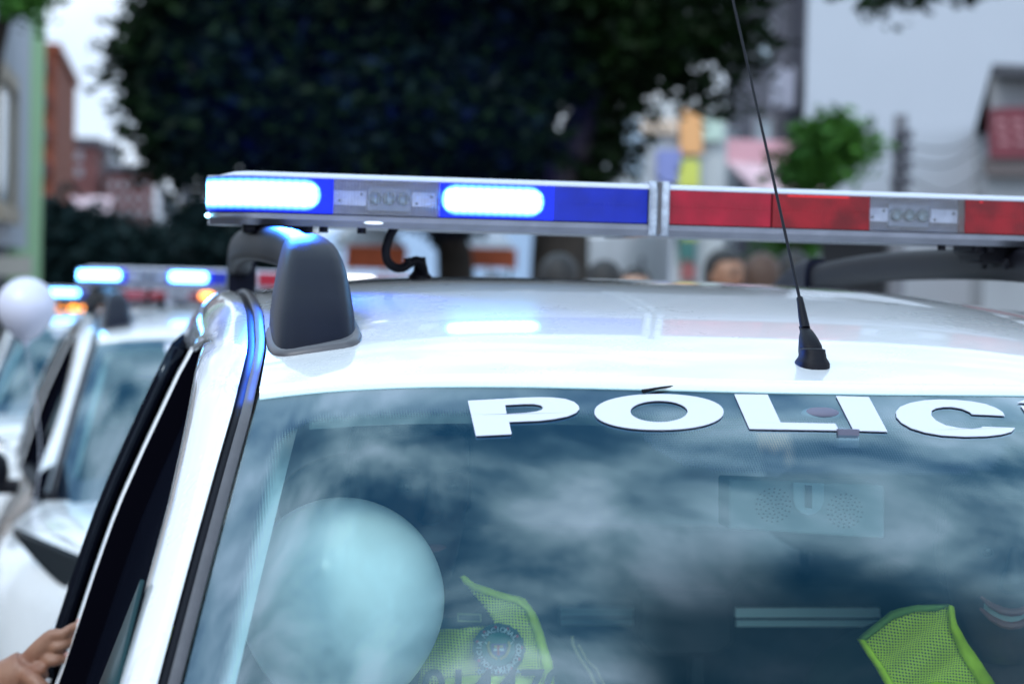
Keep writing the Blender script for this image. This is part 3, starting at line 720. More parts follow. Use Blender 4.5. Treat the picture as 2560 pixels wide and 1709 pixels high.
def build_bar(car, lights):
    bar = empty('light_bar', (0, 0, 0)); bar.parent = car
    z0, zb, zl, zt = 1.6665, 1.6795, 1.7260, 1.7340   # base bottom, lens bottom, lens top, lid top
    HX = .602; DP = .29
    def endy(x):
        a = max(0, abs(x) - (HX - .075)) / .075; return .055 * a ** 2.2
    def sect(x, prof):
        e = endy(x); return [(x, e + (DP - 2 * e) * u if u <= 1 else 0, z) for u, z in prof]
    def loft(x0, x1, prof, name, m_, par=bar, n=None, bevel=0, ang=40, ins=0):
        n = n or max(2, int(abs(x1 - x0) / .02)); rs = []
        for k in range(n + 1):
            x = lerp(x0, x1, k / n); e = endy(x); yf = e + ins; yb = DP - e - ins
            rs.append([(x, lerp(yf, yb, u), z) for u, z in prof])
        return MB().rings(rs).build(name, m_, par, bevel=bevel, ang=ang)
    # aluminium base with grooves on its front face
    pf = [(.0, z0 + .004), (-.006, z0 + .0055), (-.006, z0 + .0085), (.0, z0 + .0095), (0, zb - .001), (1, zb - .001), (1, z0 + .004), (.97, z0), (.10, z0), (.07, z0 - .003), (.03, z0 - .003), (.02, z0)]
    loft(-HX + .004, HX - .004, pf, 'base', ALU, n=70)
    loft(-HX + .002, HX - .002, [(.012, zb - .001), (.012, zb + .0008), (.98, zb + .0008), (.98, zb - .001)], 'gasket', RUBBER, n=60)
    # lid
    lf = [(-.004, zl), (-.006, zl + .0015), (.0, zl + .004), (.03, zt - .001), (.10, zt), (.9, zt), (1, zl + .004), (1.004, zl), (.9, zl - .0005), (.1, zl - .0005)]
    rs = []
    N_ = 70
    for k in range(N_ + 1):
        x = lerp(-HX, HX, k / N_); e = endy(x); dr = .012 * (max(0, abs(x) - (HX - .05)) / .05) ** 2
        rs.append([(x, lerp(e, DP - e, u), z - dr * (1 if z > zl + .002 else .0)) for u, z in lf])
    MB().rings(rs).build('lid', LID, bar, ang=50)
    X = barx
    lb = LGLOW if lights in ('main', 'far') else LBLUE
    segs = [(-HX + .003, X(833), lb), (X(833), X(1101), None), (X(1101), X(1385), lb), (X(1385), X(1619), LBLUE), (X(1675), X(1928), LRED), (X(1932), X(2175), LRED2), (X(2175), X(2414), None), (X(2414), HX - .003, LRED2)]
    if lights == 'amber': segs = [(a, b, LAMB if c else None) for a, b, c in segs]
    sp = [(0, zb + .0008), (0, zl), (1, zl), (1, zb + .0008)]
    for a, b, mt in segs:
        if mt:
            l_ = loft(a, b, sp, 'lens', mt, n=max(4, int((b - a) / .012)))
            st_ = MB(); x = a + .006
            while x < b - .006:
                st_.ball((x, endy(x) + .0002, (zb + zl) / 2 + .001), .0014, .0012, .0010, 6, 4); x += .0062
            st_.build('lens_stud', mt, bar)
            if mt is LRED2:
                m = MB()
                m.prism([(a + .02, endy(a) - .0006, zl - .004), (b - .03, endy(b) * .3 - .0006, zl - .004), (b - .03, endy(b) * .3 - .0006, zl - .0015), (a + .02, endy(a) - .0006, zl - .0015)], (0, .0005, 0))
                m.build('reflector_edge', mat('bright_red', (.75, .01, .015), .3), bar)
        else:
            # clear window: fluted back plate, pale carrier boards, three round optics, clear fluted cover
            mx_ = (a + b) / 2 + (.004 if a < 0 else -.006)
            loft(a, b, [(.10, zb + .001), (.10, zl - .001), (.9, zl - .001), (.9, zb + .001)], 'module_back', LBACK)
            zc = (zb + zl) / 2
            MB().box(a + .002, mx_ - .030, .018, .022, zc - .010, zc + .009).build('carrier_board', PLATE, bar); MB().box(mx_ + .031, b - .004, .018, .022, zc - .009, zc + .0095).build('carrier_board', PLATE, bar)
            for xx, zz_ in ((a + .010, zc - .004), (mx_ - .036, zc + .005), (mx_ + .037, zc - .005), (b - .010, zc + .004)): MB().tube([(xx, .017, zz_), (xx, .0178, zz_)], .0018, 8).build('screw', DASH, bar)
            hs = MB(); hs.box(mx_ - .029, mx_ + .030, .020, .030, zc - .017, zc + .016); hs.build('optic_housing', mat('optic_housing', (.36, .42, .52), .35), bar, bevel=.002)
            for k in (-1, 0, 1):
                c = Vector((mx_ + k * .0185, .014, zc)); ob = MB()
                ob.rings([[c + Vector((r * cos(t), yy, r * sin(t))) for t in [2 * pi * j / 20 for j in range(20)]] for r, yy in ((.0086, .006), (.0088, .0), (.0074, -.002), (.0055, .003), (.0030, .005), (.0008, .0055))])
                ob.build('optic_lens', mat('optic_lens', (.30, .42, .44), .12, metal=.6, var=.5, vscale=400), bar)
            loft(a + .0005, b - .0005, [(0, zb + .001), (0, zl - .0002), (.008, zl - .0002), (.008, zb + .001)], 'clear_cover', CLEAR)
    # centre clamp band: two clear ribs and a dark slot
    xa, xb = X(1622), X(1672)
    mb = MB(); xm = (xa + xb) / 2
    for u0_, u1_ in ((xa, xm - .0022), (xm + .0022, xb)):
        mb.rings([[(x, y, z) for y, z in ((-.006 - d, z0 - .002), (-.008 - d, zb), (-.008 - d, zl), (-.004 - d, zt + .003), (DP + .004, zt + .003), (DP + .006, z0 - .002))] for x, d in ((u0_, -.003), (u0_ + .003, 0), (u1_ - .003, 0), (u1_, -.003))])
    mb.build('centre_clamp', mat('clamp_plastic', (.36, .40, .48), .2, coat=.5, var=.3, vscale=70), bar)
    MB().box(xm - .0025, xm + .0025, -.006, DP, z0, zt + .001).build('clamp_slot', TRIM, bar)
    # mounting feet on the rails
    for s in (-1, 1):
        f = MB(); f.box(s * .50 - .035, s * .50 + .035, .04, .13, 1.640, 1.6675); f.box(s * .50 - .055, s * .50 - .035, .02, .10, 1.652, 1.6675)
        f.build('mounting_foot', BLACKPL, bar, bevel=.005)
        for xx in (.02, .04, .09): MB().tube([(s * (.49 - xx), .02, 1.666), (s * (.49 - xx), .02, 1.656)], .006, 8).build('bolt', BLACKPL, bar)
    # lit modules
    if lights in ('main', 'far'):
        lit('lit_module', LITB, X(517), X(803), zb + .0035, zl - .001, -.0016, bar, True, endy)
        lit('lit_module', LITB, X(1101), X(1362), zb + .0035, zl - .001, -.0016, bar)
    if lights == 'far':
        lit('lit_module', LITW, X(2175), X(2414), zb + .003, zl - .001, -.0016, bar)
    if lights == 'third':
        lit('lit_module', LITB, X(900), X(1250), zb + .003, zl - .001, -.0016, bar)
        lit('lit_module', LITA, X(2520), X(2668), zb + .003, zl - .001, -.0016, bar, False, endy)
    if lights == 'amber':
        for a, b in ((-.31, -.22), (-.20, -.12), (-.10, -.03)): lit('lit_module', LITA, a, b, zb + .003, zl - .001, -.0016, bar)
    # lamp marker at the corner and underside LED
    if lights == 'main':
        l_ = MB(); l_.ball((-HX + .001, .052, zb - .0045), .0035, .004, .0032, 10, 6); l_.build('corner_lamp', mat('corner_led', (.1, .6, 1), emit=(.3, .8, 1), es=14), bar)
        l_ = MB(); l_.ball((X(935), -.001, z0 + .0035), .013, .003, .0016, 16, 6); l_.build('underside_lamp', mat('under_led', (.8, .85, .9), emit=(.8, .9, 1), es=1.3), bar)
    # supply cable looping to the roof grommet
    pts = [P(992, 560, 2.86), P(976, 588, 2.86), P(965, 622, 2.86), P(968, 650, 2.865), P(985, 668, 2.875), P(1005, 670, 2.885), P(1022, 660, 2.89), P(1040, 651, 2.895), P(1054, 660, 2.90), P(1060, 685, 2.91), P(1055, 712, 2.92)]
    MB().tube(catmull(pts, 6), .0062, 14).build('supply_cable', RUBBER, bar)
    b = P(1050, 712, 2.92); b = Vector((b.x, b.y, roofz(b.x, b.y)))
    MB().rings([[b + Vector((r * cos(a), r * sin(a), h)) for a in [2 * pi * k / 20 for k in range(20)]] for r, h in ((.016, -.01), (.016, .004), (.010, .010), (.007, .03))]).build('cable_grommet', RUBBER, bar)
    MB().tube([P(1022, 662, 2.885), P(1018, 645, 2.885)], [.004, .0045], 8).build('cable_tie', RUBBER, bar)
    return bar

car = build_car()
tag(car, 'nearest white police car, large POLICIA lettering on its windscreen and lit blue roof lights', 'car', 'police cars queued along the street')

# ------------------------------------------------------------------ hill street, kerbs
def gz(Y): return -.027 * max(0, Y - 2.2)
def asphalt():
    q = NT('asphalt'); b = q.b; b.inputs['Roughness'].default_value = .85
    t = q.n('ShaderNodeTexCoord'); n = q.n('ShaderNodeTexNoise'); n.inputs['Scale'].default_value = 1.3; n.inputs['Detail'].default_value = 8; q.l(t.outputs['Object'], n.inputs['Vector'])
    v = q.n('ShaderNodeTexNoise'); v.inputs['Scale'].default_value = 180; q.l(t.outputs['Object'], v.inputs['Vector'])
    f = q.math('ADD', q.math('MULTIPLY', n.outputs['Fac'], .6), q.math('MULTIPLY', v.outputs['Fac'], .4))
    r = q.n('ShaderNodeValToRGB'); r.color_ramp.elements[0].color = (.03, .03, .032, 1); r.color_ramp.elements[1].color = (.085, .083, .08, 1)
    r.color_ramp.elements[0].position = .35; r.color_ramp.elements[1].position = .65
    q.l(f, r.inputs[0]); q.l(r.outputs[0], b.inputs['Base Color']); return q.m
m = MB(); YS = [-400, -60, -10, 0, 2.2, 20, 60, 120, 400]
m.add([p for Y in YS for p in ((-400, Y, gz(min(Y, 120)) ), (400, Y, gz(min(Y, 120))))], [(2 * i, 2 * i + 1, 2 * i + 3, 2 * i + 2) for i in range(len(YS) - 1)])
tag(m.build('road', asphalt(), smooth=False), kind='structure')
PAVE = mat('paving', (.30, .29, .27), .85, var=.25, vscale=4)
for nm, x0, x1 in (('pavement', 3.4, 40), ('pavement', -40, -4.2)):
    m = MB(); YS = [-30, 2.2, 20, 60, 110]
    m.rings([[(x0, Y, gz(Y) - .05), (x0, Y, gz(Y) + .13), (x1, Y, gz(Y) + .13), (x1, Y, gz(Y) - .05)] for Y in YS])
    tag(m.build(nm, PAVE, smooth=False), kind='structure')
m = MB()
for k in range(14):
    Y = -6 + k * 6.0
    m.add([(1.78, Y, gz(Y) + .004), (1.90, Y, gz(Y) + .004), (1.90, Y + 3, gz(Y + 3) + .004), (1.78, Y + 3, gz(Y + 3) + .004)], [(0, 1, 2, 3)])
tag(m.build('lane_marking', mat('road_paint', (.7, .7, .68), .6), smooth=False), kind='structure')

# ------------------------------------------------------------------ the other cars of the queue
def other(lights, X, Y, rz, dz, label):
    src = car
    c = copy_tree(src)
    for ch in list(c.children):
        if ch.name.startswith('light_bar'):
            for g in list(ch.children): bpy.data.objects.remove(g)
            bpy.data.objects.remove(ch)
    for ch in list(c.children_recursive):
        if ch.name.split('.')[0] in ('twig', 'overhead_console', 'speaker_grille', 'dome_lamp', 'lamp_slot', 'partition_rail', 'monitor', 'monitor_post'): bpy.data.objects.remove(ch)
    build_bar(c, lights)
    MB().prism([(-.60, -1.22, 1.012), (-.15, -1.26, 1.012), (-.10, -.98, 1.012), (-.40, -.90, 1.012), (-.60, -1.0, 1.012)], (0, 0, .03)).build('dash_cloth', mat('pale_cloth', (.75, .85, .85), .8), c, bevel=.008)
    c.location = (X, Y, dz); c.rotation_euler = (math.atan(-.027), 0, rz)
    tag(c, label, 'car', 'police cars queued along the street'); return c
car2 = other('far', -.365, 4.64, R(4), -.122, 'white police car directly behind the nearest one, two blue lamps lit on its roof bar')
car3 = other('third', -.98, 10.05, R(2), -.245, 'white police car third in the queue, one blue and one amber roof lamp lit')
car4 = other('amber', -1.38, 16.7, R(1), -.46, 'white patrol car farthest back with amber lamps lit on its roof')

# the rear right door of the nearest car stands a little ajar
dr = empty('rear_door'); dr.parent = car; dr.location = (-.80, .14, .3)
# (hinged at its front edge) outer skin and dark window
def dskin(u, v):
    Y = lerp(.0, .98, u); z = lerp(.0, .745, v); return Vector((-(sidex(Y + .14, z + .3) - .80) - .012, Y, z))
MB().grid(dskin, 14, 12).build('door_panel', PAINT, dr, solid=.03)
def dwin(u, v):
    Y = lerp(.0, .90, u); z = lerp(1.045, 1.49, v); return Vector((-(sidex(Y + .14, z) - .80) - .010, Y, z - .3))
MB().grid(dwin, 12, 10).build('door_window', SIDEG, dr, solid=.02)
dr.rotation_euler = (0, 0, R(-2.4))

# ------------------------------------------------------------------ balloons
def balloon(name, c, r, m_, ribbon_end, label, group=None):
    m = MB(); rs = []; n = 48; c = Vector(c)
    for j in range(1, 40):
        t = pi * j / 40; k = 1.0 if t < pi / 2 else 1 + .16 * (sin(t - pi / 2) ** 2) * (t - pi / 2)
        rs.append([c + Vector((r * sin(t) * cos(2 * pi * i / n), r * sin(t) * sin(2 * pi * i / n), r * cos(t) * k)) for i in range(n)])
    m.rings(rs); o = m.build(name, m_)
    b = c - Vector((0, 0, r * 1.22)); k = MB(); k.rings([[b + Vector((rr * cos(a), rr * sin(a), h)) for a in [2 * pi * i / 12 for i in range(12)]] for rr, h in ((.004, .018), (.005, .004), (.010, -.008))]); k.build('knot', m_, o)
    e = Vector(ribbon_end); MB().tube(catmull([b, b.lerp(e, .4) + Vector((.02, .01, 0)), b.lerp(e, .75) - Vector((.015, 0, 0)), e], 6), .0012, 6).build('ribbon', DECAL, o)
    return tag(o, label, 'balloon', group)
def balloon_mat():
    q = NT('balloon_rubber'); b = q.b; b.inputs['Base Color'].default_value = (.97, .98, .98, 1); b.inputs['Roughness'].default_value = .22
    t = q.n('ShaderNodeBsdfTranslucent'); t.inputs[0].default_value = (.97, .98, .98, 1); m_ = q.n('ShaderNodeMixShader'); m_.inputs[0].default_value = .28
    q.l(b.outputs[0], m_.inputs[1]); q.l(t.outputs[0], m_.inputs[2]); q.l(m_.outputs[0], q.o.inputs[0]); return q.m
BALW = balloon_mat(); BALL = mat('lilac_balloon_rubber', (.66, .66, .80), .3)
bc = P(855, 1499, 2.25)
balloon('balloon', bc, .1085, BALW, (bc.x + .02, bc.y + .05, 1.0), 'big pale blue-white balloon inside the nearest car behind the left of its windscreen')
bc = P(66, 766, 5.5)
balloon('balloon', bc, .073, BALL, (bc.x + .05, bc.y, .75), 'blurred lilac-white balloon floating at the left edge of the photo beside the second car')

# ------------------------------------------------------------------ people
def bake(o):
    dg = bpy.context.evaluated_depsgraph_get(); me = bpy.data.meshes.new_from_object(o.evaluated_get(dg)); o.modifiers.clear(); o.data = me; return o
def skin_mesh(nm, verts, edges, rad, sub=2):
    me = bpy.data.meshes.new(nm); me.from_pydata([tuple(v) for v in verts], edges, []); o = bpy.data.objects.new(nm, me); COL.objects.link(o)
    k = o.modifiers.new('sk', 'SKIN'); k.use_smooth_shade = True
    sv = me.skin_vertices[0].data
    for v, r in zip(sv, rad): v.radius = (r, r) if isinstance(r, (int, float)) else r
    sv[0].use_root = True
    k = o.modifiers.new('su', 'SUBSURF'); k.levels = k.render_levels = sub
    return bake(o)
def skinmat(name, c):
    return mat(name, c, .5, var=.15, vscale=25, vc=(c[0] * .85, c[1] * .72, c[2] * .68), bump=.05, bscale=300)
SK = [skinmat('skin_tan', (.42, .24, .16)), skinmat('skin_brown', (.30, .16, .10)), skinmat('skin_light', (.52, .33, .24))]
HAIRM = mat('black_hair', (.008, .006, .006), .5, bump=.6, bscale=120); HAIRB = mat('brown_hair', (.06, .025, .012), .5, bump=.6, bscale=120)
EYE = mat('eye_white', (.06, .055, .055), .6); IRIS = mat('iris', (.02, .01, .005), .1); LIP = mat('lips', (.35, .12, .10), .5); TEETH = mat('teeth', (.5, .5, .45), .25)
def head(par, c, rot, sk, hair='short', hm=None, smile=False, hr=.078, glasses=False):
    """a head with face, ears and hair; rot turns +Y-back / -Y-face"""
    hd = empty('head', c); hd.rotation_euler = rot; hd.parent = par
    rs = []; n = 28
    tab = [(-.128, .030, .034, -.022), (-.118, .042, .046, -.018), (-.10, .052, .058, -.012), (-.075, .060, .070, -.004), (-.045, .066, .080, 0), (-.01, .071, .088, .002), (.03, .074, .092, .004), (.065, .070, .088, .006), (.092, .056, .072, .008), (.110, .034, .044, .008), (.117, .010, .014, .008)]
    for z, rx, ry, oy in tab:
        r = []
        for k in range(n):
            a = 2 * pi * k / n; x = rx * sin(a); y = -ry * cos(a) + oy
            f = max(0, cos(a)) ** 6       # front centre
            g = max(0, cos(a)) ** 2
            y += .006 * exp(-((z - .012) / .014) ** 2) * exp(-((abs(x) - .030) / .014) ** 2) * g * 1.4      # eye hollow
            y -= .005 * exp(-((z - .034) / .010) ** 2) * g                                                 # brow
            y -= .004 * exp(-((z + .060) / .012) ** 2) * f; y -= .006 * exp(-((z + .108) / .014) ** 2) * f  # lips, chin
            r.append((x, y, z))
        rs.append(r)
    m = MB(); m.rings(rs)
    # nose
    m.rings([[(w_ * cos(a), -yy + d_ * sin(a), z) for a in [2 * pi * k / 10 for k in range(10)]] for z, w_, yy, d_ in ((.022, .006, .086, .006), (.0, .009, .090, .011), (-.018, .015, .092, .017), (-.028, .016, .088, .014), (-.034, .008, .082, .008))])
    m.tube([(0, .012, -.08), (0, .02, -.16)], [.052, .056], 14)
    o = m.build('face', sk, hd)
    for s in (-1, 1):
        MB().ball((s * .030, -.076, .014), .0125, .010, .0085, 12, 8).build('eye', EYE, hd); MB().ball((s * .030, -.0855, .014), .0055, .002, .0055, 10, 6).build('iris', IRIS, hd)
        if not smile: MB().tube([(s * .016, -.088, .031), (s * .030, -.090, .035), (s * .046, -.079, .030)], [.003, .004, .002], 6).build('eyebrow', HAIRM, hd)
        MB().ball((s * .072, .006, -.002), .010, .018, .030, 12, 8).build('ear', sk, hd)
    if smile:
        MB().grid(lambda u, v: ((u * 2 - 1) * .030, -.0865 + .016 * (u * 2 - 1) ** 2, -.060 + .010 * (u * 2 - 1) ** 2 - .009 * v), 12, 2).build('teeth', TEETH, hd)
        for z0_, sg in ((-.057, 1), (-.073, -1)):
            MB().tube([(x, -.0875 + .016 * (x / .032) ** 2, z0_ + (.012 if sg > 0 else .014) * (x / .032) ** 2) for x in (-.034, -.022, -.01, 0, .01, .022, .034)], [.002, .004, .005, .005, .005, .004, .002], 8).build('lip', LIP, hd)
    else: MB().tube([(x, -.084 + .010 * (x / .024) ** 2, -.063) for x in (-.024, -.012, 0, .012, .024)], [.002, .005, .0055, .005, .002], 8).build('lip', LIP, hd)
    hm = hm or HAIRM
    rs = []
    for z, rx, ry, oy in [(-.05, .072, .07, .028), (-.02, .077, .082, .022), (.02, .081, .092, .014), (.05, .081, .098, .006), (.08, .074, .092, .004), (.105, .056, .070, .006), (.122, .028, .038, .008), (.127, .006, .008, .008)]:
        r = []
        for k in range(n):
            a = 2 * pi * k / n; x = rx * sin(a); y = -ry * cos(a) + oy
            if z < .055 and cos(a) > .15: y = max(y, .0 + oy * .3 - .01); x *= .97
            r.append((x, y, z + random.uniform(-.002, .002)))
        rs.append(r)
    if hair == 'long':
        rs = [[(x * 1.0, max(y, .0) + .01, -.20) for x, y, z in rs[0]]] + rs
    MB().rings(rs).build('hair', hm, hd)
    if glasses:
        for s in (-1, 1): MB().rings([[(s * .031 + (.021 + .002 * cos(b)) * cos(a), -.094 + .002 * sin(b), .012 + (.015 + .002 * cos(b)) * sin(a)) for b in [2 * pi * k / 6 for k in range(6)]] for a in [2 * pi * j / 18 for j in range(18)]], False, loop=True).build('glasses', IRIS, hd)
    return hd
def person(loc, rz, h, sk, shirt, trousers, label, hair='short', hm=None, glasses=False, arms=((-.12, -.02, .80), (.12, -.02, .80)), group='people standing in the street crowd', headrot=0, hidden=True):
    """standing figure; arms = hand offsets from the shoulders (x, y, drop)"""
    k = h / 1.75; root = empty('person', loc, rz)
    V = [(0, 0, .95), (0, .01, 1.12), (0, .01, 1.30), (0, 0, 1.43), (0, -.005, 1.50)]; Rr = [(.15, .11), (.14, .10), (.17, .115), (.10, .08), (.055, .055)]
    Ed = [(0, 1), (1, 2), (2, 3), (3, 4)]
    for s, ar in zip((-1, 1), arms):
        b = len(V); V += [(s * .17, 0, 1.40), (s * .17 + ar[0] * .5 + s * .03, .02, 1.40 - ar[2] * .38), (s * .17 + ar[0], ar[1] - .03, 1.40 - ar[2] * .80), (s * .17 + ar[0], ar[1] - .05, 1.40 - ar[2])]
        Rr += [.062, .048, .034, .030]; Ed += [(3, b), (b, b + 1), (b + 1, b + 2), (b + 2, b + 3)]
        b = len(V); V += [(s * .09, 0, .85), (s * .10, -.01, .48), (s * .10, .01, .09), (s * .11, -.13, .04)]; Rr += [.095, .065, .045, .04]; Ed += [(0, b), (b, b + 1), (b + 1, b + 2), (b + 2, b + 3)]
    o = skin_mesh('body', [Vector(v) * k for v in V], Ed, [(tuple(x * k for x in r) if isinstance(r, tuple) else r * k) for r in Rr], 1)
    o.parent = root
    for x in (sk, shirt, trousers, mat('shoe_leather', (.02, .018, .016), .5)): o.data.materials.append(x)
    for p in o.data.polygons:
        c = p.center / k; p.use_smooth = True
        if c.z > 1.46: i = 0
        elif c.z < .11: i = 3
        elif c.z < .93 and abs(c.x) < .19: i = 2
        elif abs(c.x) > .17 and c.z < 1.10: i = 0
        else: i = 1
        p.material_index = i
    for s, ar in zip((-1, 1), arms):
        ar_ = Vector((s * .17 + ar[0], ar[1] - .05, 1.40 - ar[2])) * k
        for f in range(4): 
            a = ar_ + Vector(((f - 1.5) * .014 * 1, 0, -.03)) * k
            MB().tube([a, a + Vector((0, -.004, -.035)), a + Vector((0, -.014, -.065 - .006 * (1.5 - abs(f - 1.5))))], [.009 * k, .008 * k, .006 * k], 8).build('finger', sk, root)
        MB().tube([ar_ + Vector((0, -.02, 0)), ar_ + Vector((0, -.045, -.03)), ar_ + Vector((0, -.05, -.055))], [.011, .009, .007], 8).build('thumb', sk, root)
    hd = head(root, Vector((0, -.012, 1.645)) * k, (0, 0, headrot), sk, hair, hm, glasses=glasses); hd.scale = (k, k, k)
    return tag(root, label, 'person', group)
SH = lambda n, c: mat(n, c, .85, var=.2, vscale=14)
def crowd(px, pytop, Yp, rz, sk, shirt, label, hfix=None, **kw):
    p = P(px, pytop, Yp); g = gz(p.y) + (.13 if p.x > 3.4 or p.x < -4.2 else 0)
    h = (p.z - g) / 1.005; person((p.x, p.y, g), rz, h, sk, shirt, SH('dark_trousers', (.02, .025, .04)), label, **kw)
crowd(1810, 628, 10.0, R(25), SK[1], SH('grey_shirt', (.25, .25, .27)), 'dark haired man facing the camera, seen below the light bar left of the aerial', headrot=R(8))
crowd(1905, 640, 9.2, R(150), SK[0], SH('tan_shirt', (.35, .24, .16)), 'brown haired head turned away just behind the foot of the aerial', hm=HAIRB)
crowd(1985, 632, 10.6, R(195), SK[1], SH('green_shirt', (.06, .12, .08)), 'dark haired head right of the brown haired one, partly behind the roof rail foot', hair='long')
crowd(1512, 656, 9.5, R(175), SK[1], SH('navy_shirt', (.02, .03, .10)), 'person seen from behind with black hair under the centre of the light bar')
crowd(1590, 672, 11.5, R(-20), SK[2], SH('pale_shirt', (.5, .45, .42)), 'person in a pale shirt and glasses right of the black haired one', glasses=True)
crowd(1398, 640, 8.8, R(170), SK[1], SH('maroon_shirt', (.10, .02, .03)), 'broad person in maroon standing before the dark tree trunk', hm=HAIRM)
crowd(1236, 690, 10.5, R(10), SK[0], SH('orange_shirt', (.55, .12, .04)), 'person in orange low between the two trunks, left of the maroon one')

# ---- the two officers in the nearest car
def vest_mat():
    q = NT('mesh_vest'); b = q.b; b.inputs['Roughness'].default_value = .7
    uv = q.n('ShaderNodeAttribute'); uv.attribute_name = 'uvm'; sp = q.n('ShaderNodeSeparateXYZ'); q.l(uv.outputs['Vector'], sp.inputs[0])
    k = 2 * pi / .0046
    a = q.math('COSINE', q.math('MULTIPLY', q.math('ADD', sp.outputs[0], sp.outputs[1]), k * .7)); c = q.math('COSINE', q.math('MULTIPLY', q.math('SUBTRACT', sp.outputs[0], sp.outputs[1]), k * .7))
    h = q.math('GREATER_THAN', q.math('MULTIPLY', a, c), .30)
    m_ = q.n('ShaderNodeMix', data_type='RGBA'); m_.inputs[6].default_value = (.98, 1.0, .08, 1); m_.inputs[7].default_value = (.03, .10, .07, 1)
    q.l(h, m_.inputs[0]); q.l(m_.outputs[2], b.inputs['Base Color']); return q.m
VEST = vest_mat(); NEON = mat('neon_band', (.85, 1.0, .01), .6); NEON.node_tree.nodes['Principled BSDF'].inputs['Emission Color'].default_value = (.3, 1, 0, 1)
UNI = mat('dark_uniform', (.012, .03, .022), .85, var=.3, vscale=20)
SKD = skinmat('skin_deep', (.12, .075, .065))
def seated(X, Yc, lean, name_label, hc, hrot, smile, hm):
    root = empty('person', (X, Yc, 0))
    V = [(0, 0, .62), (0, .02 - lean * .3, .80), (0, -lean * .6, 1.0), (0, -lean, 1.12), (0, -lean - .01, 1.20)]; Rr = [(.17, .13), (.15, .12), (.18, .12), (.12, .09), (.055, .055)]
    Ed = [(0, 1), (1, 2), (2, 3), (3, 4)]
    for s in (-1, 1):
        b = len(V); V += [(s * .17, -lean, 1.10), (s * .23, -.10 - lean, .90), (s * .17, -.30 - lean * .5, .86), (s * .15, -.36 - lean * .5, .88)]; Rr += [.064, .05, .036, .03]; Ed += [(3, b), (b, b + 1), (b + 1, b + 2), (b + 2, b + 3)]
        b = len(V); V += [(s * .10, -.06, .60), (s * .13, -.42, .64), (s * .12, -.52, .34), (s * .12, -.62, .30)]; Rr += [.10, .075, .05, .045]; Ed += [(0, b), (b, b + 1), (b + 1, b + 2), (b + 2, b + 3)]
    o = skin_mesh('body', V, Ed, Rr, 2); o.parent = root; o.data.materials.append(UNI); o.data.materials.append(SKD)
    for p in o.data.polygons: p.use_smooth = True; p.material_index = 1 if (p.center.z > 1.175 or (p.center.y < -.27 - lean * .5 and p.center.z > .8)) else 0
    for s in (-1, 1):
        for f in range(4):
            a = Vector((s * .15 + (f - 1.5) * .016, -.375 - lean * .5, .885)); MB().tube([a, a + Vector((0, -.035, .01)), a + Vector((0, -.055, -.01))], [.009, .008, .007], 8).build('finger', SK[0], root)
    head(root, hc, hrot, SKD, 'short', hm, smile=smile)
    return tag(root, name_label, 'person', 'officers sitting in the nearest car')
def vest(par_name, rings_px, Yp, label):
    pass
o1 = seated(-.33, .02, .10, 'officer beside the big balloon wearing a neon green mesh vest with a round crest', (-.01, -.125, 1.33), (0, 0, R(10)), False, HAIRM)
o2 = seated(.38, -.02, .16, 'smiling officer at the right edge of the windscreen in a neon green mesh vest', (-.015, -.30, 1.285), (R(4), 0, R(-14)), True, HAIRM)
def sheet(outline, Yf, mt, name, par, th=.006, uv=True, res=26):
    """cloth panel: outline in the picture, laid over a curved chest (Yf gives the distance), really thick"""
    import mathutils
    xs = [p[0] for p in outline]; ys = [p[1] for p in outline]
    lp = []
    for a, b in zip(outline, outline[1:] + outline[:1]):
        n = max(1, int(math.hypot(b[0] - a[0], b[1] - a[1]) / 14))
        for k in range(n): lp.append((lerp(a[0], b[0], k / n), lerp(a[1], b[1], k / n)))
    def inside(x, y):
        c = False; j = len(lp) - 1
        for i in range(len(lp)):
            if (lp[i][1] > y) != (lp[j][1] > y) and x < (lp[j][0] - lp[i][0]) * (y - lp[i][1]) / (lp[j][1] - lp[i][1]) + lp[i][0]: c = not c
            j = i
        return c
    pts = [Vector(p) for p in lp]; n0 = len(pts)
    y = min(ys) + 9
    while y < max(ys):
        x = min(xs) + 9
        while x < max(xs):
            if inside(x, y) and min((Vector((x, y)) - p).length for p in pts[:n0]) > 8: pts.append(Vector((x, y)))
            x += 16
        y += 16
    vs, _, fs, *_r = mathutils.geometry.delaunay_2d_cdt([Vector((p[0], p[1])) for p in pts], [(i, (i + 1) % n0) for i in range(n0)], [], 1, .01)
    top = [P(v[0], v[1], Yf(v[0], v[1])) for v in vs]; inv = par.matrix_world.inverted() if par else Matrix()
    top = [p - (par.location if par else Vector()) for p in top]; n = len(top)
    m = MB(); m.add(top, [tuple(f) for f in fs]); m.at = {'uvm': [(v[0] / 5333 * 2.6, v[1] / 5333 * 2.6, 0) for v in vs]}
    return m.build(name, mt, par, solid=th)
c1 = lambda x, y: 2.60 + .0000010 * (x - 1230) ** 2 + .00012 * max(0, 1560 - y) + .004 * sin(x * .05 + y * .03)
V1 = [(1055, 1709), (1050, 1680), (1062, 1640), (1085, 1590), (1105, 1572), (1150, 1570), (1188, 1563), (1240, 1562), (1205, 1510), (1172, 1468), (1148, 1440), (1160, 1438), (1190, 1462), (1240, 1478), (1310, 1500), (1330, 1530), (1355, 1590), (1372, 1650), (1376, 1700), (1374, 1900), (1040, 1900)]
v1 = sheet(V1, c1, VEST, 'vest', o1)
c1n = lambda x, y: c1(x, y) - .010
sheet([(1050, 1900), (1050, 1680), (1062, 1640), (1085, 1590), (1105, 1572), (1132, 1570), (1118, 1590), (1095, 1625), (1078, 1665), (1070, 1709), (1068, 1900)], c1n, NEON, 'vest_edge', v1).parent = o1
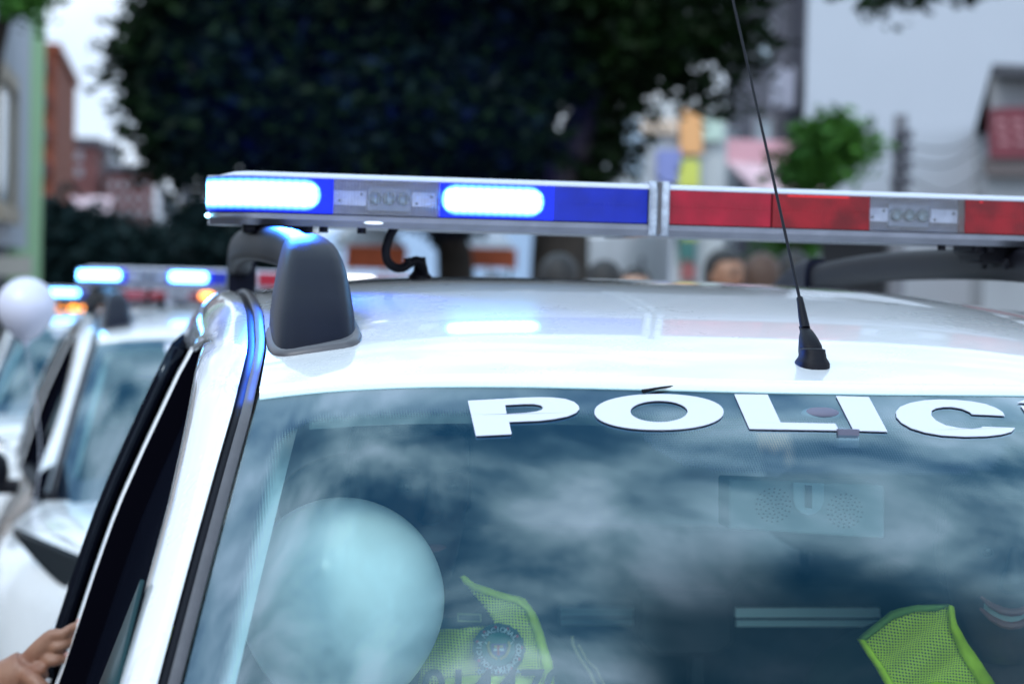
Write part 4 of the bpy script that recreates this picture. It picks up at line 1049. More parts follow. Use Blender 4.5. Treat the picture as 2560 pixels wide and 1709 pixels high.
sheet([(1148, 1440), (1160, 1436), (1190, 1460), (1240, 1476), (1310, 1498), (1332, 1530), (1357, 1590), (1374, 1650), (1378, 1720), (1376, 1900), (1354, 1900), (1356, 1700), (1350, 1640), (1332, 1580), (1312, 1525), (1290, 1508), (1236, 1492), (1190, 1478), (1160, 1458)], c1n, NEON, 'vest_edge', o1)
sheet([(1106, 1694), (1170, 1688), (1280, 1686), (1335, 1693), (1352, 1712), (1352, 1900), (1104, 1900)], lambda x, y: c1(x, y) - .012, NEON, 'number_panel', o1)
c2 = lambda x, y: 2.42 + .0000012 * (x - 2330) ** 2 + .004 * sin(x * .04 + y * .05)
V2 = [(2150, 1598), (2190, 1565), (2230, 1532), (2290, 1515), (2330, 1512), (2368, 1508), (2376, 1560), (2400, 1610), (2440, 1680), (2500, 1790), (2540, 1900), (2300, 1900), (2240, 1740), (2200, 1670)]
v2 = sheet(V2, c2, VEST, 'vest', o2)
c2n = lambda x, y: c2(x, y) - .010
sheet([(2150, 1598), (2192, 1562), (2232, 1529), (2290, 1512), (2330, 1509), (2366, 1507), (2340, 1520), (2290, 1528), (2232, 1548), (2165, 1600)], c2n, mat('olive_band', (.30, .45, .08), .7), 'vest_edge', o2)
sheet([(2150, 1598), (2165, 1600), (2215, 1672), (2252, 1735), (2320, 1900), (2298, 1900), (2236, 1742), (2196, 1672)], c2n, NEON, 'vest_edge', o2)
sheet([(2366, 1507), (2378, 1512), (2388, 1560), (2412, 1605), (2470, 1690), (2560, 1880), (2530, 1890), (2440, 1700), (2398, 1630), (2374, 1570)], c2n, NEON, 'vest_edge', o2)
sheet([(2290, 1714), (2340, 1706), (2410, 1706), (2450, 1720), (2520, 1880), (2330, 1890)], lambda x, y: c2(x, y) - .012, NEON, 'number_panel', o2)
# crest on the first vest: scalloped badge, ring of lettering, shield between two gold wreath arms, ribbon
def disc(cx, cy, rx, ry, Yp, mt, name, par, n=40, sc=0, th=.0012):
    pts = []
    for k in range(n):
        a = 2 * pi * k / n; s_ = 1 + sc * (.5 + .5 * cos(a * 16))
        pts.append(P(cx + rx * s_ * cos(a), cy + ry * s_ * sin(a), Yp) - par.location)
    return MB().prism(pts, (0, th, 0)).build(name, mt, par)
def poly(pts, Yp, mt, name, par, th=.001):
    return MB().prism([P(x, y, Yp) - par.location for x, y in pts], (0, th, 0)).build(name, mt, par)
TEAL = mat('crest_teal', (.005, .09, .085), .7); TEALL = mat('crest_green', (.01, .20, .16), .7); GOLD = mat('crest_gold', (.55, .42, .08), .5); CRED = mat('crest_red', (.55, .03, .06), .6); CW = mat('crest_white', (.75, .8, .8), .6); CBL = mat('crest_blue', (.04, .05, .25), .6)
Y1 = 2.585
cr = disc(1247, 1622, 64, 64, Y1, TEAL, 'crest', o1, 64, .03)
disc(1247, 1622, 41, 42, Y1 - .002, TEALL, 'crest_field', o1)
poly([(1196, 1672), (1300, 1672), (1308, 1682), (1284, 1682), (1247, 1684), (1206, 1682), (1190, 1680)], Y1 - .0015, TEAL, 'crest_ribbon', o1)
for k in range(11):
    a = R(-160 + k * 31); disc(1247 + 57 * cos(a), 1622 + 56 * sin(a), 3.6, 3.8, Y1 - .003, CRED, 'crest_stud', o1, 10)
poly([(1228, 1608), (1266, 1608), (1264, 1632), (1247, 1640), (1230, 1632)], Y1 - .004, CBL, 'crest_shield', o1)
poly([(1236, 1612), (1258, 1612), (1258, 1618), (1236, 1618)], Y1 - .0055, GOLD, 'shield_band', o1); poly([(1234, 1620), (1260, 1620), (1260, 1626), (1234, 1626)], Y1 - .0055, CW, 'shield_band', o1)
poly([(1243, 1612), (1249, 1612), (1249, 1636), (1243, 1636)], Y1 - .006, CRED, 'shield_band', o1)
for s in (-1, 1):
    MB().tube([P(1247 + s * x, y, Y1 - .005) - o1.location for x, y in ((24, 1602), (27, 1612), (24, 1626), (17, 1638), (4, 1646))], [.0012, .0016, .0018, .0018, .0012], 8).build('crest_wreath', GOLD, o1)
    poly([(1247 + s * 38, 1601), (1247 + s * 28, 1612), (1247 + s * 30, 1606)], Y1 - .005, CW, 'crest_sword', o1)
def text_obj(body, name, mt, par, size, loc, rot=(0, 0, 0), ext=.0006, sx=1.0):
    c = bpy.data.curves.new(name, 'FONT'); c.body = body; c.size = size; c.extrude = ext; c.align_x = 'CENTER'; c.align_y = 'CENTER'; c.offset = size * .018
    t = bpy.data.objects.new(name, c); COL.objects.link(t); me = bpy.data.meshes.new_from_object(t); bpy.data.objects.remove(t)
    o = bpy.data.objects.new(name, me); COL.objects.link(o); me.materials.append(mt); o.parent = par
    o.matrix_local = Matrix.Translation(loc) @ Matrix.Rotation(rot[2], 4, 'Z') @ Matrix.Rotation(pi / 2, 4, 'X') @ Matrix.Rotation(rot[1], 4, 'Z') @ Matrix.Diagonal((sx, 1, 1, 1))
    return o
RT = 'POLICIA NACIONAL COLOMBIA '
mlist = []
for k, ch in enumerate(RT):
    if ch == ' ': continue
    a = pi * .5 + pi * .86 - 2 * pi * k / len(RT)
    p = P(1247 + 49 * cos(a), 1622 - 49 * sin(a), Y1 - .003) - o1.location
    mlist.append(text_obj(ch, 'crest_letter', CW, o1, .0085, p, (0, a - pi / 2, 0)))
text_obj('DIOS Y PATRIA', 'ribbon_text', CW, o1, .0078, P(1247, 1678, Y1 - .0035) - o1.location)
text_obj('014470', 'vest_number', UNI, o1, .062, P(1237, 1722, Y1 - .012) - o1.location, sx=.98)
poly([(1143, 1532), (1203, 1534), (1204, 1554), (1144, 1553)], 2.60, mat('name_tag', (.30, .32, .12), .6), 'name_tag', o1); poly([(1147, 1536), (1200, 1537), (1200, 1551), (1147, 1549)], 2.599, UNI, 'name_strip', o1)
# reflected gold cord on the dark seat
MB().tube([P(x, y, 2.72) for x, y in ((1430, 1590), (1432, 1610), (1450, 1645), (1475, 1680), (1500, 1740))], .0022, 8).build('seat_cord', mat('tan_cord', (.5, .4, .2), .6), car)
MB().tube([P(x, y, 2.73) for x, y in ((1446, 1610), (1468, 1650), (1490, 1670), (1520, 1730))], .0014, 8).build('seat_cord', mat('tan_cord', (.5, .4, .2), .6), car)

# ---- the person reaching in at the left edge: hand resting on the nearest car's door
def reach():
    root = empty('person', (0, 0, 0)); sk = skinmat('skin_warm_brown', (.27, .135, .085))
    D = 2.85
    W = P(38, 1688, D + .02); E = P(-230, 1880, D + .12); S_ = P(-520, 1560, D + .20)
    kn = [P(132, 1588, D), P(118, 1610, D + .008), P(102, 1636, D + .012), P(84, 1656, D + .02)]
    tips = [((205, 1556), (176, 1572), (155, 1586)), ((193, 1594), (168, 1606), (142, 1618)), ((171, 1640), (150, 1648), (126, 1652)), ((112, 1690), (108, 1682), (98, 1672))]
    sx = S_.x; g = gz(S_.y)
    hh = S_.z - g; Cx = sx - .17
    m = MB(); X0 = Vector((Cx, S_.y, 0)); z = lambda k: X0 + Vector((0, 0, g + hh * k))
    def torso(pts, rr): m.rings([[p + Vector((rx * cos(a), ry * sin(a), 0)) for a in [2 * pi * k / 24 for k in range(24)]] for p, (rx, ry) in zip(pts, rr)])
    torso([z(.60), z(.66), z(.74), z(.82), z(.92), z(.98), z(1.02), z(1.05)], [(.15, .10), (.165, .11), (.14, .10), (.15, .105), (.185, .115), (.185, .10), (.12, .08), (.06, .055)])
    m.tube([z(1.0), z(1.14)], .055, 16)
    lerpv = lambda a, b, t: a.lerp(b, t)
    m.tube(catmull([z(.97), S_, lerpv(S_, E, .5), E, lerpv(E, W, .35), lerpv(E, W, .8), W, lerpv(W, kn[1], .4)], 4), [.07 - .048 * (k / 28) ** .8 for k in range(29)], 18)
    m.tube(catmull([z(.97), z(.96) + Vector((-.19, 0, 0)), z(.76) + Vector((-.24, .02, 0)), z(.58) + Vector((-.23, -.03, 0)), z(.52) + Vector((-.23, -.05, 0))], 4), [.07 - .045 * k / 16 for k in range(17)], 16)
    for s in (-1, 1): m.tube(catmull([z(.64) + Vector((s * .07, 0, 0)), z(.45) + Vector((s * .10, 0, 0)), z(.33) + Vector((s * .10, -.01, 0)), z(.18) + Vector((s * .10, .015, 0)), X0 + Vector((s * .10, 0, g + .06)), X0 + Vector((s * .11, -.14, g + .04))], 4), [.10, .10, .095, .09, .08, .075, .07, .065, .06, .058, .056, .053, .05, .046, .042, .04, .045, .045, .045, .04, .035], 16)
    for (t0, t1, t2), k_ in zip(tips, kn):
        m.tube(catmull([lerpv(W, kn[1], .1), lerpv(W, k_, .6), k_, P(*t2, D - .006), P(*t1, D - .005), P(*t0, D + .006)], 3), [.014, .014, .014, .0138, .0130, .0115, .0102, .0088, .0082, .0080, .0076, .0076, .0072, .0066, .0060, .0048], 12)
    b = P(84, 1700, D - .02); m.tube(catmull([lerpv(W, kn[3], .3), b, P(112, 1722, D - .03), P(140, 1728, D - .03)], 3), [.015, .014, .013, .012, .011, .0105, .0095, .009, .008, .006], 12)
    o = m.build('body', [sk], root)
    k_ = o.modifiers.new('r', 'REMESH'); k_.mode = 'VOXEL'; k_.voxel_size = .0030; k_.use_smooth_shade = True
    k_ = o.modifiers.new('s', 'SMOOTH'); k_.factor = .5; k_.iterations = 5
    bake(o); o.data.materials.clear()
    sh = SH('dark_top', (.03, .03, .05)); tr = SH('dark_trousers', (.02, .025, .04)); o.data.materials.append(sk); o.data.materials.append(sh); o.data.materials.append(tr)
    for p in o.data.polygons:
        c = p.center; p.use_smooth = True
        p.material_index = 0 if (c.x > E.x - .06 and c.z > g + .7) or c.z > g + hh * 1.045 else (2 if c.z < g + hh * .64 else 1)
    for (t0, t1, t2) in tips[:3]:
        a = P(*t0, D + .001); b_ = P(*t1, D - .006); c = a.lerp(b_, .22) + Vector((.001, -.0045, .005)); MB().ball(c, .0052, .003, .0045, 10, 6).build('fingernail', mat('nail', (.55, .30, .26), .3), root)
    head(root, (Cx, S_.y - .01, g + hh + .21), (0, 0, R(60)), sk, 'short')
    tag(root, 'person at the lower left edge resting an open brown hand on the nearest car\'s door', 'person')
reach()

# ------------------------------------------------------------------ buildings
def wallmat(name, c, v=.12, sc=1.2): return mat(name, c, .85, var=v, vscale=sc, bump=.1, bscale=20)
WG = mat('window_pane', (.03, .04, .06), .08, coat=.5); WGL = mat('pale_window_pane', (.42, .50, .56), .15)
def xz(px, py, Yp): p = P(px, py, Yp); return p.x, p.z
def bbox(px0, px1, pyt, Yp, dep, zb=None, pyb=None):
    x0 = P(px0, 500, Yp + (dep if px0 > 435 else 0)).x; x1 = P(px1, 500, Yp + (dep if px1 < 435 else 0)).x; zt = P((px0 + px1) / 2, pyt, Yp).z
    z0 = gz(Yp - 2.8) - .3 if pyb is None else P((px0 + px1) / 2, pyb, Yp).z
    return x0, x1, Yp + CAM.y, Yp + CAM.y + dep, z0, zt
def plate(px0, py0, px1, py1, Yp, mt, name, par, th=.06, pts=None, sm=False):
    pts = pts or [(px0, py0), (px1, py0), (px1, py1), (px0, py1)]
    return MB().prism([P(x, y, Yp) for x, y in pts], (0, th, 0)).build(name, mt, par, smooth=sm)
def building(nm, label, px0, px1, pyt, Yp, dep, mt, cat='building', pyb=None, group=None):
    r = empty(nm); b = bbox(px0, px1, pyt, Yp, dep, pyb=pyb)
    if px0 > 435:      # plots on the right are not square to the street: the near corner leads, the side wall runs off to the right
        xf = P(px0, 500, Yp).x; b = (xf,) + b[1:]
        m = MB().prism([(b[0], b[2], b[4]), (b[1], b[2], b[4]), (b[1], b[3], b[4]), (b[0] + .60 * dep, b[3], b[4])], (0, 0, b[5] - b[4]))
    else: m = MB().box(*b)
    m.build('wall', mt, r, smooth=False); tag(r, label, cat, group); return r, b
def window(par, x0, x1, y, z0, z1, fm, gm=WG, bars=1):
    f = MB(); t = .07
    f.box(x0, x1, y - .05, y + .02, z1 - t, z1); f.box(x0, x1, y - .08, y + .02, z0, z0 + t); f.box(x0, x0 + t, y - .05, y + .02, z0 + t, z1 - t); f.box(x1 - t, x1, y - .05, y + .02, z0 + t, z1 - t)
    w_ = f.build('window', fm, par, smooth=False); MB().box(x0 + t, x1 - t, y - .02, y + .01, z0 + t, z1 - t).build('pane', gm, w_, smooth=False)

# white building at right (big blank wall)
WW = wallmat('white_wall', (.43, .455, .51), .04, .3)
b1, bb = building('white_building', 'tall building with a huge blank pale wall filling the right of the photo', 2006, 3500, -900, 30, 3.2, WW)
for o_ in list(b1.children): bpy.data.objects.remove(o_)
xf = P(2008, 500, 30).x   # its side wall runs off at an angle to the street
MB().prism([(xf, bb[2], bb[4]), (bb[1], bb[2], bb[4]), (bb[1], bb[2] + 12, bb[4]), (xf + 3.2, bb[2] + 12, bb[4])], (0, 0, bb[5] - bb[4])).build('wall', WW, b1, smooth=False)
MB().box(xf, bb[1], bb[2] - .06, bb[2], bb[5] - .5, bb[5]).build('cornice', WW, b1, smooth=False)
# grey building with windows left of it
GB = wallmat('grey_panel_wall', (.12, .12, .15)); DG = mat('dark_grey_metal', (.045, .045, .06), .6)
b2, bb = building('grey_building', 'grey building with a dark corner strip between the tree and the blank pale wall', 1806, 2008, -300, 31.5, 4, GB)
MB().box(*(lambda a: (a[0], a[1], a[2] - .02, a[2] + .45, a[4], a[5]))(bbox(1965, 2008, -60, 31, .4))).build('corner_strip', DG, b2, smooth=False)
MB().box(*(lambda a: (a[0], a[1], a[2] - .12, a[2], a[4], a[5]))(bbox(1812, 1860, 250, 31, 1))).build('shutter_strip', DG, b2, smooth=False)
FR = mat('grey_frame', (.28, .29, .33), .6)
for (a, t_, c, d_) in ((1905, 40, 1955, 160), (1905, 285, 1955, 400), (1860, -160, 1950, -60)):
    x0, z1 = xz(a, t_, 31); x1, z0 = xz(c, d_, 31); window(b2, x0, x1, bb[2], z0, z1, FR, WGL)
MB().box(*(lambda a: (a[0], a[1], a[2] - .3, a[2], a[4], a[5]))(bbox(1875, 1965, 170, 31, 1, pyb=270))).build('balcony', wallmat('mauve_panel', (.33, .33, .40)), b2, smooth=False)
# shop fronts in colour
b3, bb = building('shop_building', 'low shop building with orange and yellow signs seen under the tree', 1560, 1812, 252, 27, 10, wallmat('pale_shop_wall', (.50, .52, .54)))
for a in ((1698, 275, 1752, 385, (.75, .38, .16), 'orange_sign'), (1560, 300, 1600, 430, (.40, .50, .62), 'blue_pillar'), (1640, 375, 1700, 460, (.22, .25, .52), 'blue_poster'), (1690, 400, 1745, 470, (.60, .62, .12), 'yellow_sign'), (1755, 300, 1805, 352, (.48, .60, .52), 'green_window'), (1600, 300, 1690, 335, (.62, .48, .38), 'tan_awning'), (1590, 560, 1700, 590, (.42, .44, .48), 'shelf'), (1695, 590, 1735, 660, (.05, .16, .15), 'teal_poster'), (1700, 560, 1740, 600, (.55, .58, .10), 'yellow_sign'), (1702, 650, 1735, 700, (.32, .10, .10), 'red_poster')):
    plate(a[0], a[1], a[2], a[3], 26.95, mat(a[5] + '_paint', a[4], .7), a[5], b3, -.08)
# pink awning, red sign building
r = empty('awning_stall'); tag(r, 'pale pink awning in front of the grey building', 'awning')
PA = P(1816, 408, 24); PB_ = P(1985, 405, 24)
m = MB(); m.prism([(PA.x, PA.y, PA.z), (PB_.x, PA.y, PA.z), (PB_.x, PA.y - 1.6, PA.z - .45), (PA.x, PA.y - 1.6, PA.z - .45)], (0, 0, .03)); m.box(PA.x, PB_.x, PA.y - 1.62, PA.y - 1.58, PA.z - .75, PA.z - .43); m.build('canopy', mat('pink_canvas', (.62, .42, .46), .8, var=.25, vscale=3), r, smooth=False)
MB().box(PA.x, PB_.x, PA.y - .02, PA.y + .02, PA.z - .02, PA.z + .28).build('fascia', mat('rose_board', (.55, .30, .34), .7), r, smooth=False)
for x in (PA.x + .05, PB_.x - .05): MB().tube([(x, PA.y - 1.55, gz(PA.y) + .1), (x, PA.y - 1.55, PA.z - .44)], .03, 8).build('pole', DG, r)
b4, bb = building('sign_building', 'grey building with a red sign board at the right edge of the photo', 2466, 3100, 205, 22, 8, wallmat('dull_grey_wall', (.27, .28, .30)))
MB().prism([(bb[0] - .12, bb[2] - .35, bb[5] - .02), (bb[1], bb[2] - .35, bb[5] - .02), (bb[1], bb[3], bb[5] - .02), (bb[0] + 5.4, bb[3], bb[5] - .02)], (0, 0, .12)).build('roof_edge', mat('dark_roof', (.05, .05, .06), .7), b4, smooth=False)
q_ = [P(2470, 272, 21.9), P(2800, 262, 21.9), P(2800, 395, 21.9), P(2470, 395, 21.9)]
sg = MB().prism(q_, (0, -.10, 0)).build('sign_board', mat('red_board', (.15, .022, .035), .6, var=.2, vscale=5), b4, smooth=False)
for k, yy in enumerate((300, 325, 352)):
    for j in range(7):
        a = 2490 + j * 42 + k * 5; plate(a, yy, a + 24, yy + 9, 21.78, mat('faded_lettering', (.42, .20, .22), .6), 'sign_letter', sg, .02)
plate(2466, 396, 3000, 440, 21.85, mat('brown_fascia', (.10, .08, .08), .7), 'fascia', b4, .1)
# low white wall / van behind the crowd
r = empty('white_truck', ); tag(r, 'boxy white truck body behind the crowd under the middle of the light bar', 'truck')
x0, x1, y0, y1, z0, z1 = bbox(1425, 1690, 566, 19, 5); g = gz(y0)
MB().box(x0, x1, y0, y1, g + .75, z1).build('box_body', mat('truck_white', (.62, .64, .70), .4, coat=.3, var=.12, vscale=2), r, smooth=False, bevel=.04)
MB().box(x0 - .02, x1 + .02, y0 - .03, y0 + .1, (g + .75 + z1) / 2 + .1, (g + .75 + z1) / 2 + .17).build('trim_band', mat('truck_grey', (.3, .3, .33), .5), r, smooth=False)
MB().box(*(lambda a: (a[0], a[1], a[2] - .05, a[2], a[4], a[5]))(bbox(1548, 1610, 642, 19, 1, pyb=672))).build('rear_window', WG, r, smooth=False)
MB().box(x0 + .1, x1 - .1, y0 + .05, y1, g + .45, g + .75).build('chassis', DASH, r, smooth=False)
for s in (x0 + .18, x1 - .18):
    MB().tube([(s - .12, y0 + .8, g + .42), (s + .12, y0 + .8, g + .42)], .42, 24).build('wheel', TYRE, r)
# stalls with orange canopies behind the nearest roof
def stall(lbl, px0, px1, pyt, pym, pyb, Yp, c, frame_px=()):
    r = empty('market_stall'); tag(r, lbl, 'stall', 'canvas stalls by the street')
    a = P(px0, pyt, Yp); b = P(px1, pyt, Yp); zm = P(px0, pym, Yp).z; zb = P(px0, pyb, Yp).z; g = gz(a.y)
    cw = mat('white_canvas', (.62, .62, .66), .8, var=.15, vscale=4); co = mat('orange_canvas', c, .8, var=.2, vscale=4)
    m = MB(); cx = (a.x + b.x) / 2; yb = a.y + 1.6
    m.add([(a.x, a.y, zm), (b.x, a.y, zm), (b.x, yb, zm), (a.x, yb, zm), (cx, a.y + .8, a.z + .2), (cx - .3, a.y + .8, a.z)], [(0, 1, 4, 5), (1, 2, 4), (2, 3, 5, 4), (3, 0, 5), (0, 3, 2, 1)]); m.build('canopy', cw, r, smooth=False)
    MB().box(a.x - .01, b.x + .01, a.y - .03, a.y, zb, zm).build('valance', co, r, smooth=False)
    for x in (a.x + .04, b.x - .04):
        for y in (a.y + .05, yb - .05): MB().tube([(x, y, g), (x, y, zm)], .02, 8).build('pole', CHROME, r)
    MB().box(a.x + .05, b.x - .05, a.y + .3, a.y + .9, g + .02, g + .85).build('counter', mat('stall_counter', (.3, .3, .34), .7), r, smooth=False)
stall('white and orange canvas stall seen left of the hooked cable below the light bar', 868, 1015, 575, 612, 672, 20, (.60, .13, .05))
stall('white and orange canvas stall between the two dark trunks below the light bar', 1172, 1290, 560, 618, 668, 21, (.62, .12, .06))
# left side: near white facade with oriel, green pilaster, brick tower
WB = wallmat('grey_white_render', (.50, .52, .58))
b5 = empty('corner_house'); tag(b5, 'pale rendered house with a projecting upper storey and beige framed window at the left edge', 'building')
x0, x1, y0, y1, z0, z1 = bbox(-700, 70, -300, 14, 8, pyb=585)
MB().box(x0, x1, y0, y1, z0, z1).build('upper_storey', WB, b5, smooth=False); g = gz(y0)
MB().box(x0, x1 - .35, y0 + .5, y1, g - .3, z0).build('ground_floor', wallmat('ochre_render', (.34, .25, .20)), b5, smooth=False)
wz0 = P(20, 545, 17).z; wz1 = P(20, 128, 17).z; BF = mat('beige_frame', (.48, .38, .27), .6)
f = MB(); ya, yb = y1 - 4.6, y1 - 2.4; t = .14
f.box(x1 - .02, x1 + .07, ya, yb, wz1 - t, wz1); f.box(x1 - .02, x1 + .10, ya, yb, wz0, wz0 + t); f.box(x1 - .02, x1 + .07, ya, ya + t, wz0 + t, wz1 - t); f.box(x1 - .02, x1 + .07, yb - t, yb, wz0 + t, wz1 - t)
wf = f.build('window', BF, b5, smooth=False); MB().box(x1 - .01, x1 + .02, ya + t, yb - t, wz0 + t, wz1 - t).build('pane', WGL, wf, smooth=False)
plate(-20, 640, 80, 690, 16.9, mat('cream_shutter', (.5, .46, .4), .7), 'shutter', b5, -.05)
b6 = empty('green_building'); tag(b6, 'narrow light green building beside the pale corner house', 'building')
x0, x1, y0, y1, z0, z1 = bbox(60, 106, -300, 22.5, 4, pyb=536)
MB().box(x0 - .6, x1, y0, y1, gz(y0) - .3, z1).build('wall', wallmat('light_green_wall', (.34, .56, .29), .08), b6, smooth=False)
for k in (-.16, -.07): MB().box(x1 + k, x1 + k + .02, y0 - .03, y0, z0, z1).build('rib', wallmat('pale_green_wall', (.42, .62, .38)), b6, smooth=False)
MB().box(x0 - .6, x1 - .1, y0 + .001 - .1, y0, gz(y0) - .3, z0).build('ground_floor', wallmat('dim_ground', (.20, .20, .22)), b6, smooth=False)
BR = wallmat('orange_brick', (.20, .046, .020), .15)
b7, bb = building('brick_tower', 'orange brick apartment tower with dark stacked balconies at left', 100, 184, 130, 52, 10, BR)
for k in range(5):
    y_ = 150 + k * 85; x0, z1 = xz(98, y_, 52); x1, z0 = xz(118, y_ + 38, 52)
    MB().box(x0 - .05, x1, bb[2] - .25, bb[2], z0, z1).build('balcony', mat('balcony_dark_glass', (.02, .025, .05), .2), b7, smooth=False)  # plain dark balcony fronts
MB().box(bb[0] - .1, bb[1] + .1, bb[2] - .1, bb[3], bb[5], bb[5] + .2).build('parapet', BR, b7, smooth=False)
BD = wallmat('dull_brick', (.13, .048, .048), .25, .6)
def block(lbl, px0, px1, pyt, Yp, mt, wins=()):
    b, q_ = building('apartment_block', lbl, px0, px1, pyt, Yp, 10, mt, group='far blocks behind the left trees')
    for a, t_, c, d_ in wins:
        x0, z1 = xz(a, t_, Yp); x1, z0 = xz(c, d_, Yp); window(b, x0, x1, q_[2], z0, z1, FR)
    MB().box(q_[0] - .1, q_[1] + .1, q_[2] - .15, q_[3], q_[5], q_[5] + .25).build('parapet', DG, b, smooth=False)
block('far maroon brick block right of the orange tower', 182, 268, 364, 72, BD, ((190, 380, 205, 400), (190, 420, 205, 440)))
block('far white block rising behind the maroon one', 214, 300, 372, 80, wallmat('far_white', (.55, .56, .60)), ((225, 385, 245, 400),))
block('wide far maroon block with small windows below the white one', 264, 386, 432, 68, BD, tuple((275 + i * 26, 455 + j * 34, 288 + i * 26, 470 + j * 34) for i in range(4) for j in range(3)))
sgn = empty('billboard'); tag(sgn, 'white and pale pink billboard in front of the maroon blocks at left', 'sign')
plate(176, 492, 278, 575, 50, mat('billboard_white', (.85, .78, .86), .6, var=.15, vscale=1.5, vc=(.75, .5, .56)), 'panel', sgn, .2)
pp = P(226, 575, 50.2); MB().tube([(pp.x, pp.y, gz(pp.y)), (pp.x, pp.y, pp.z + .3)], .12, 10).build('post', DG, sgn)
b8 = empty('street_house'); tag(b8, 'long beige house row beside the queue, seen only mirrored in the paint', 'building')
MB().box(-15, -9.5, -14, 9, -.5, 6.5).build('wall', wallmat('tan_render', (.42, .33, .25)), b8, smooth=False)
for k in range(7):
    for z in (1.0, 3.9):
        y = -13 + k * 3.1; f = MB(); f.box(-9.52, -9.44, y, y + 1.3, z, z + .08); f.box(-9.52, -9.44, y, y + 1.3, z + 1.5, z + 1.58); w_ = f.build('window', FR, b8, smooth=False); MB().box(-9.52, -9.46, y, y + 1.3, z + .08, z + 1.5).build('pane', WG, w_, smooth=False)
# far pale city and hills
rnd = random.Random(3)
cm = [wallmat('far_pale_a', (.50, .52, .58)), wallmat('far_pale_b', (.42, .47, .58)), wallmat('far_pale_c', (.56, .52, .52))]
cityl = ['pale far tower nearest the maroon block', 'middle pale far tower under the edge of the big tree', 'pale far tower above the small dark tree', 'low pale far block beside the light bar', 'faint far block at the end of the street', 'low far block over the second car']
for k, (a, b, t_, Yp) in enumerate(((388, 425, 470, 150), (412, 455, 520, 130), (440, 500, 455, 165), (470, 520, 500, 150), (420, 470, 585, 110), (500, 560, 560, 120))):
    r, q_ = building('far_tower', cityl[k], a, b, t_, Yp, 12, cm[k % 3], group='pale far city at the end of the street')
    for i in range(3):
        z = q_[5] - 1.6 - i * 2.6; window(r, q_[0] + .3, q_[0] + 1.3, q_[2], z, z + 1.2, FR)
m = MB()
def hill(u, v):
    x = lerp(-260, 260, u); h = 20 + 10 * sin(u * 9 + 1) + 6 * sin(u * 23) ; return (x, 380 + 60 * v, h * sin(pi * min(1, v * .8 + .05)) - 8)
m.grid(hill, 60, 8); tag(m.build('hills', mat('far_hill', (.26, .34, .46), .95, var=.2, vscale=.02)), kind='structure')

# ------------------------------------------------------------------ trees
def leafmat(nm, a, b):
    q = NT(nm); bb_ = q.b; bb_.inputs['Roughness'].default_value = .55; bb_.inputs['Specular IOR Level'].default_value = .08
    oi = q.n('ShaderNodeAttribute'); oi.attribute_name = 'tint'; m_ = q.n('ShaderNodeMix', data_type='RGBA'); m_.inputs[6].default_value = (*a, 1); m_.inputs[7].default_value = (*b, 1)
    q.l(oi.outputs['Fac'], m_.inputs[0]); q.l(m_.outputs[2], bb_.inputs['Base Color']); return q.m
LFD = leafmat('dark_foliage', (.002, .006, .003), (.008, .022, .004)); LFM = leafmat('green_foliage', (.02, .07, .012), (.07, .19, .03)); LFB = leafmat('bluish_foliage', (.003, .010, .012), (.009, .022, .022))  # third leaf tone is a dark blue-green
BARK = mat('bark', (.035, .026, .02), .9, var=.4, vscale=6, bump=.6, bscale=18)
def leaves(blobs, n, size, seed, mt, par, name='crown'):
    """blobs: centre, radii, weight. Leaf clumps: small tilted leaf shaped quads in clusters"""
    r = random.Random(seed); vs = []; fs = []; ti = []; tot = sum(b[2] for b in blobs)
    for c, rad, wt in blobs:
        k = int(n * wt / tot); ncl = max(4, k // 26)
        for _ in range(ncl):
            while True:
                d = Vector((r.uniform(-1, 1), r.uniform(-1, 1), r.uniform(-1, 1)))
                if .15 < d.length < 1: break
            if r.random() < .6: d = d.normalized() * r.uniform(.72, 1.04)
            cc = Vector((c[0] + d.x * rad[0], c[1] + d.y * rad[1], c[2] + d.z * rad[2])); t0 = r.random() * .6 + .2
            for _ in range(26):
                p = cc + Vector((r.gauss(0, 1), r.gauss(0, 1), r.gauss(0, .7))) * size * 1.7
                a = Vector((r.gauss(0, 1), r.gauss(0, 1), r.gauss(0, .5) - .3)).normalized(); b = a.cross(Vector((r.gauss(0, 1), r.gauss(0, 1), r.gauss(0, 1)))).normalized()
                s_ = size * r.uniform(.6, 1.3); i = len(vs)
                vs += [p - a * s_, p + b * s_ * .42, p + a * s_, p - b * s_ * .42]; fs.append((i, i + 1, i + 2, i + 3)); tt = min(1, max(0, t0 + r.uniform(-.25, .25))); ti += [tt] * 4
    m = MB(); m.add(vs, fs); m.at = {'tint': ti}; return m.build(name, mt, par, smooth=False)
def blobpx(L_, Y0, dy=.9):
    o = []
    for px, py, rp, yo, wt in L_:
        Yp = Y0 + yo; c = P(px, py, Yp); rr = rp / FPX * Yp; o.append(((c.x, c.y, c.z), (rr, rr * dy, rr), wt * rr * rr)); 
    return o
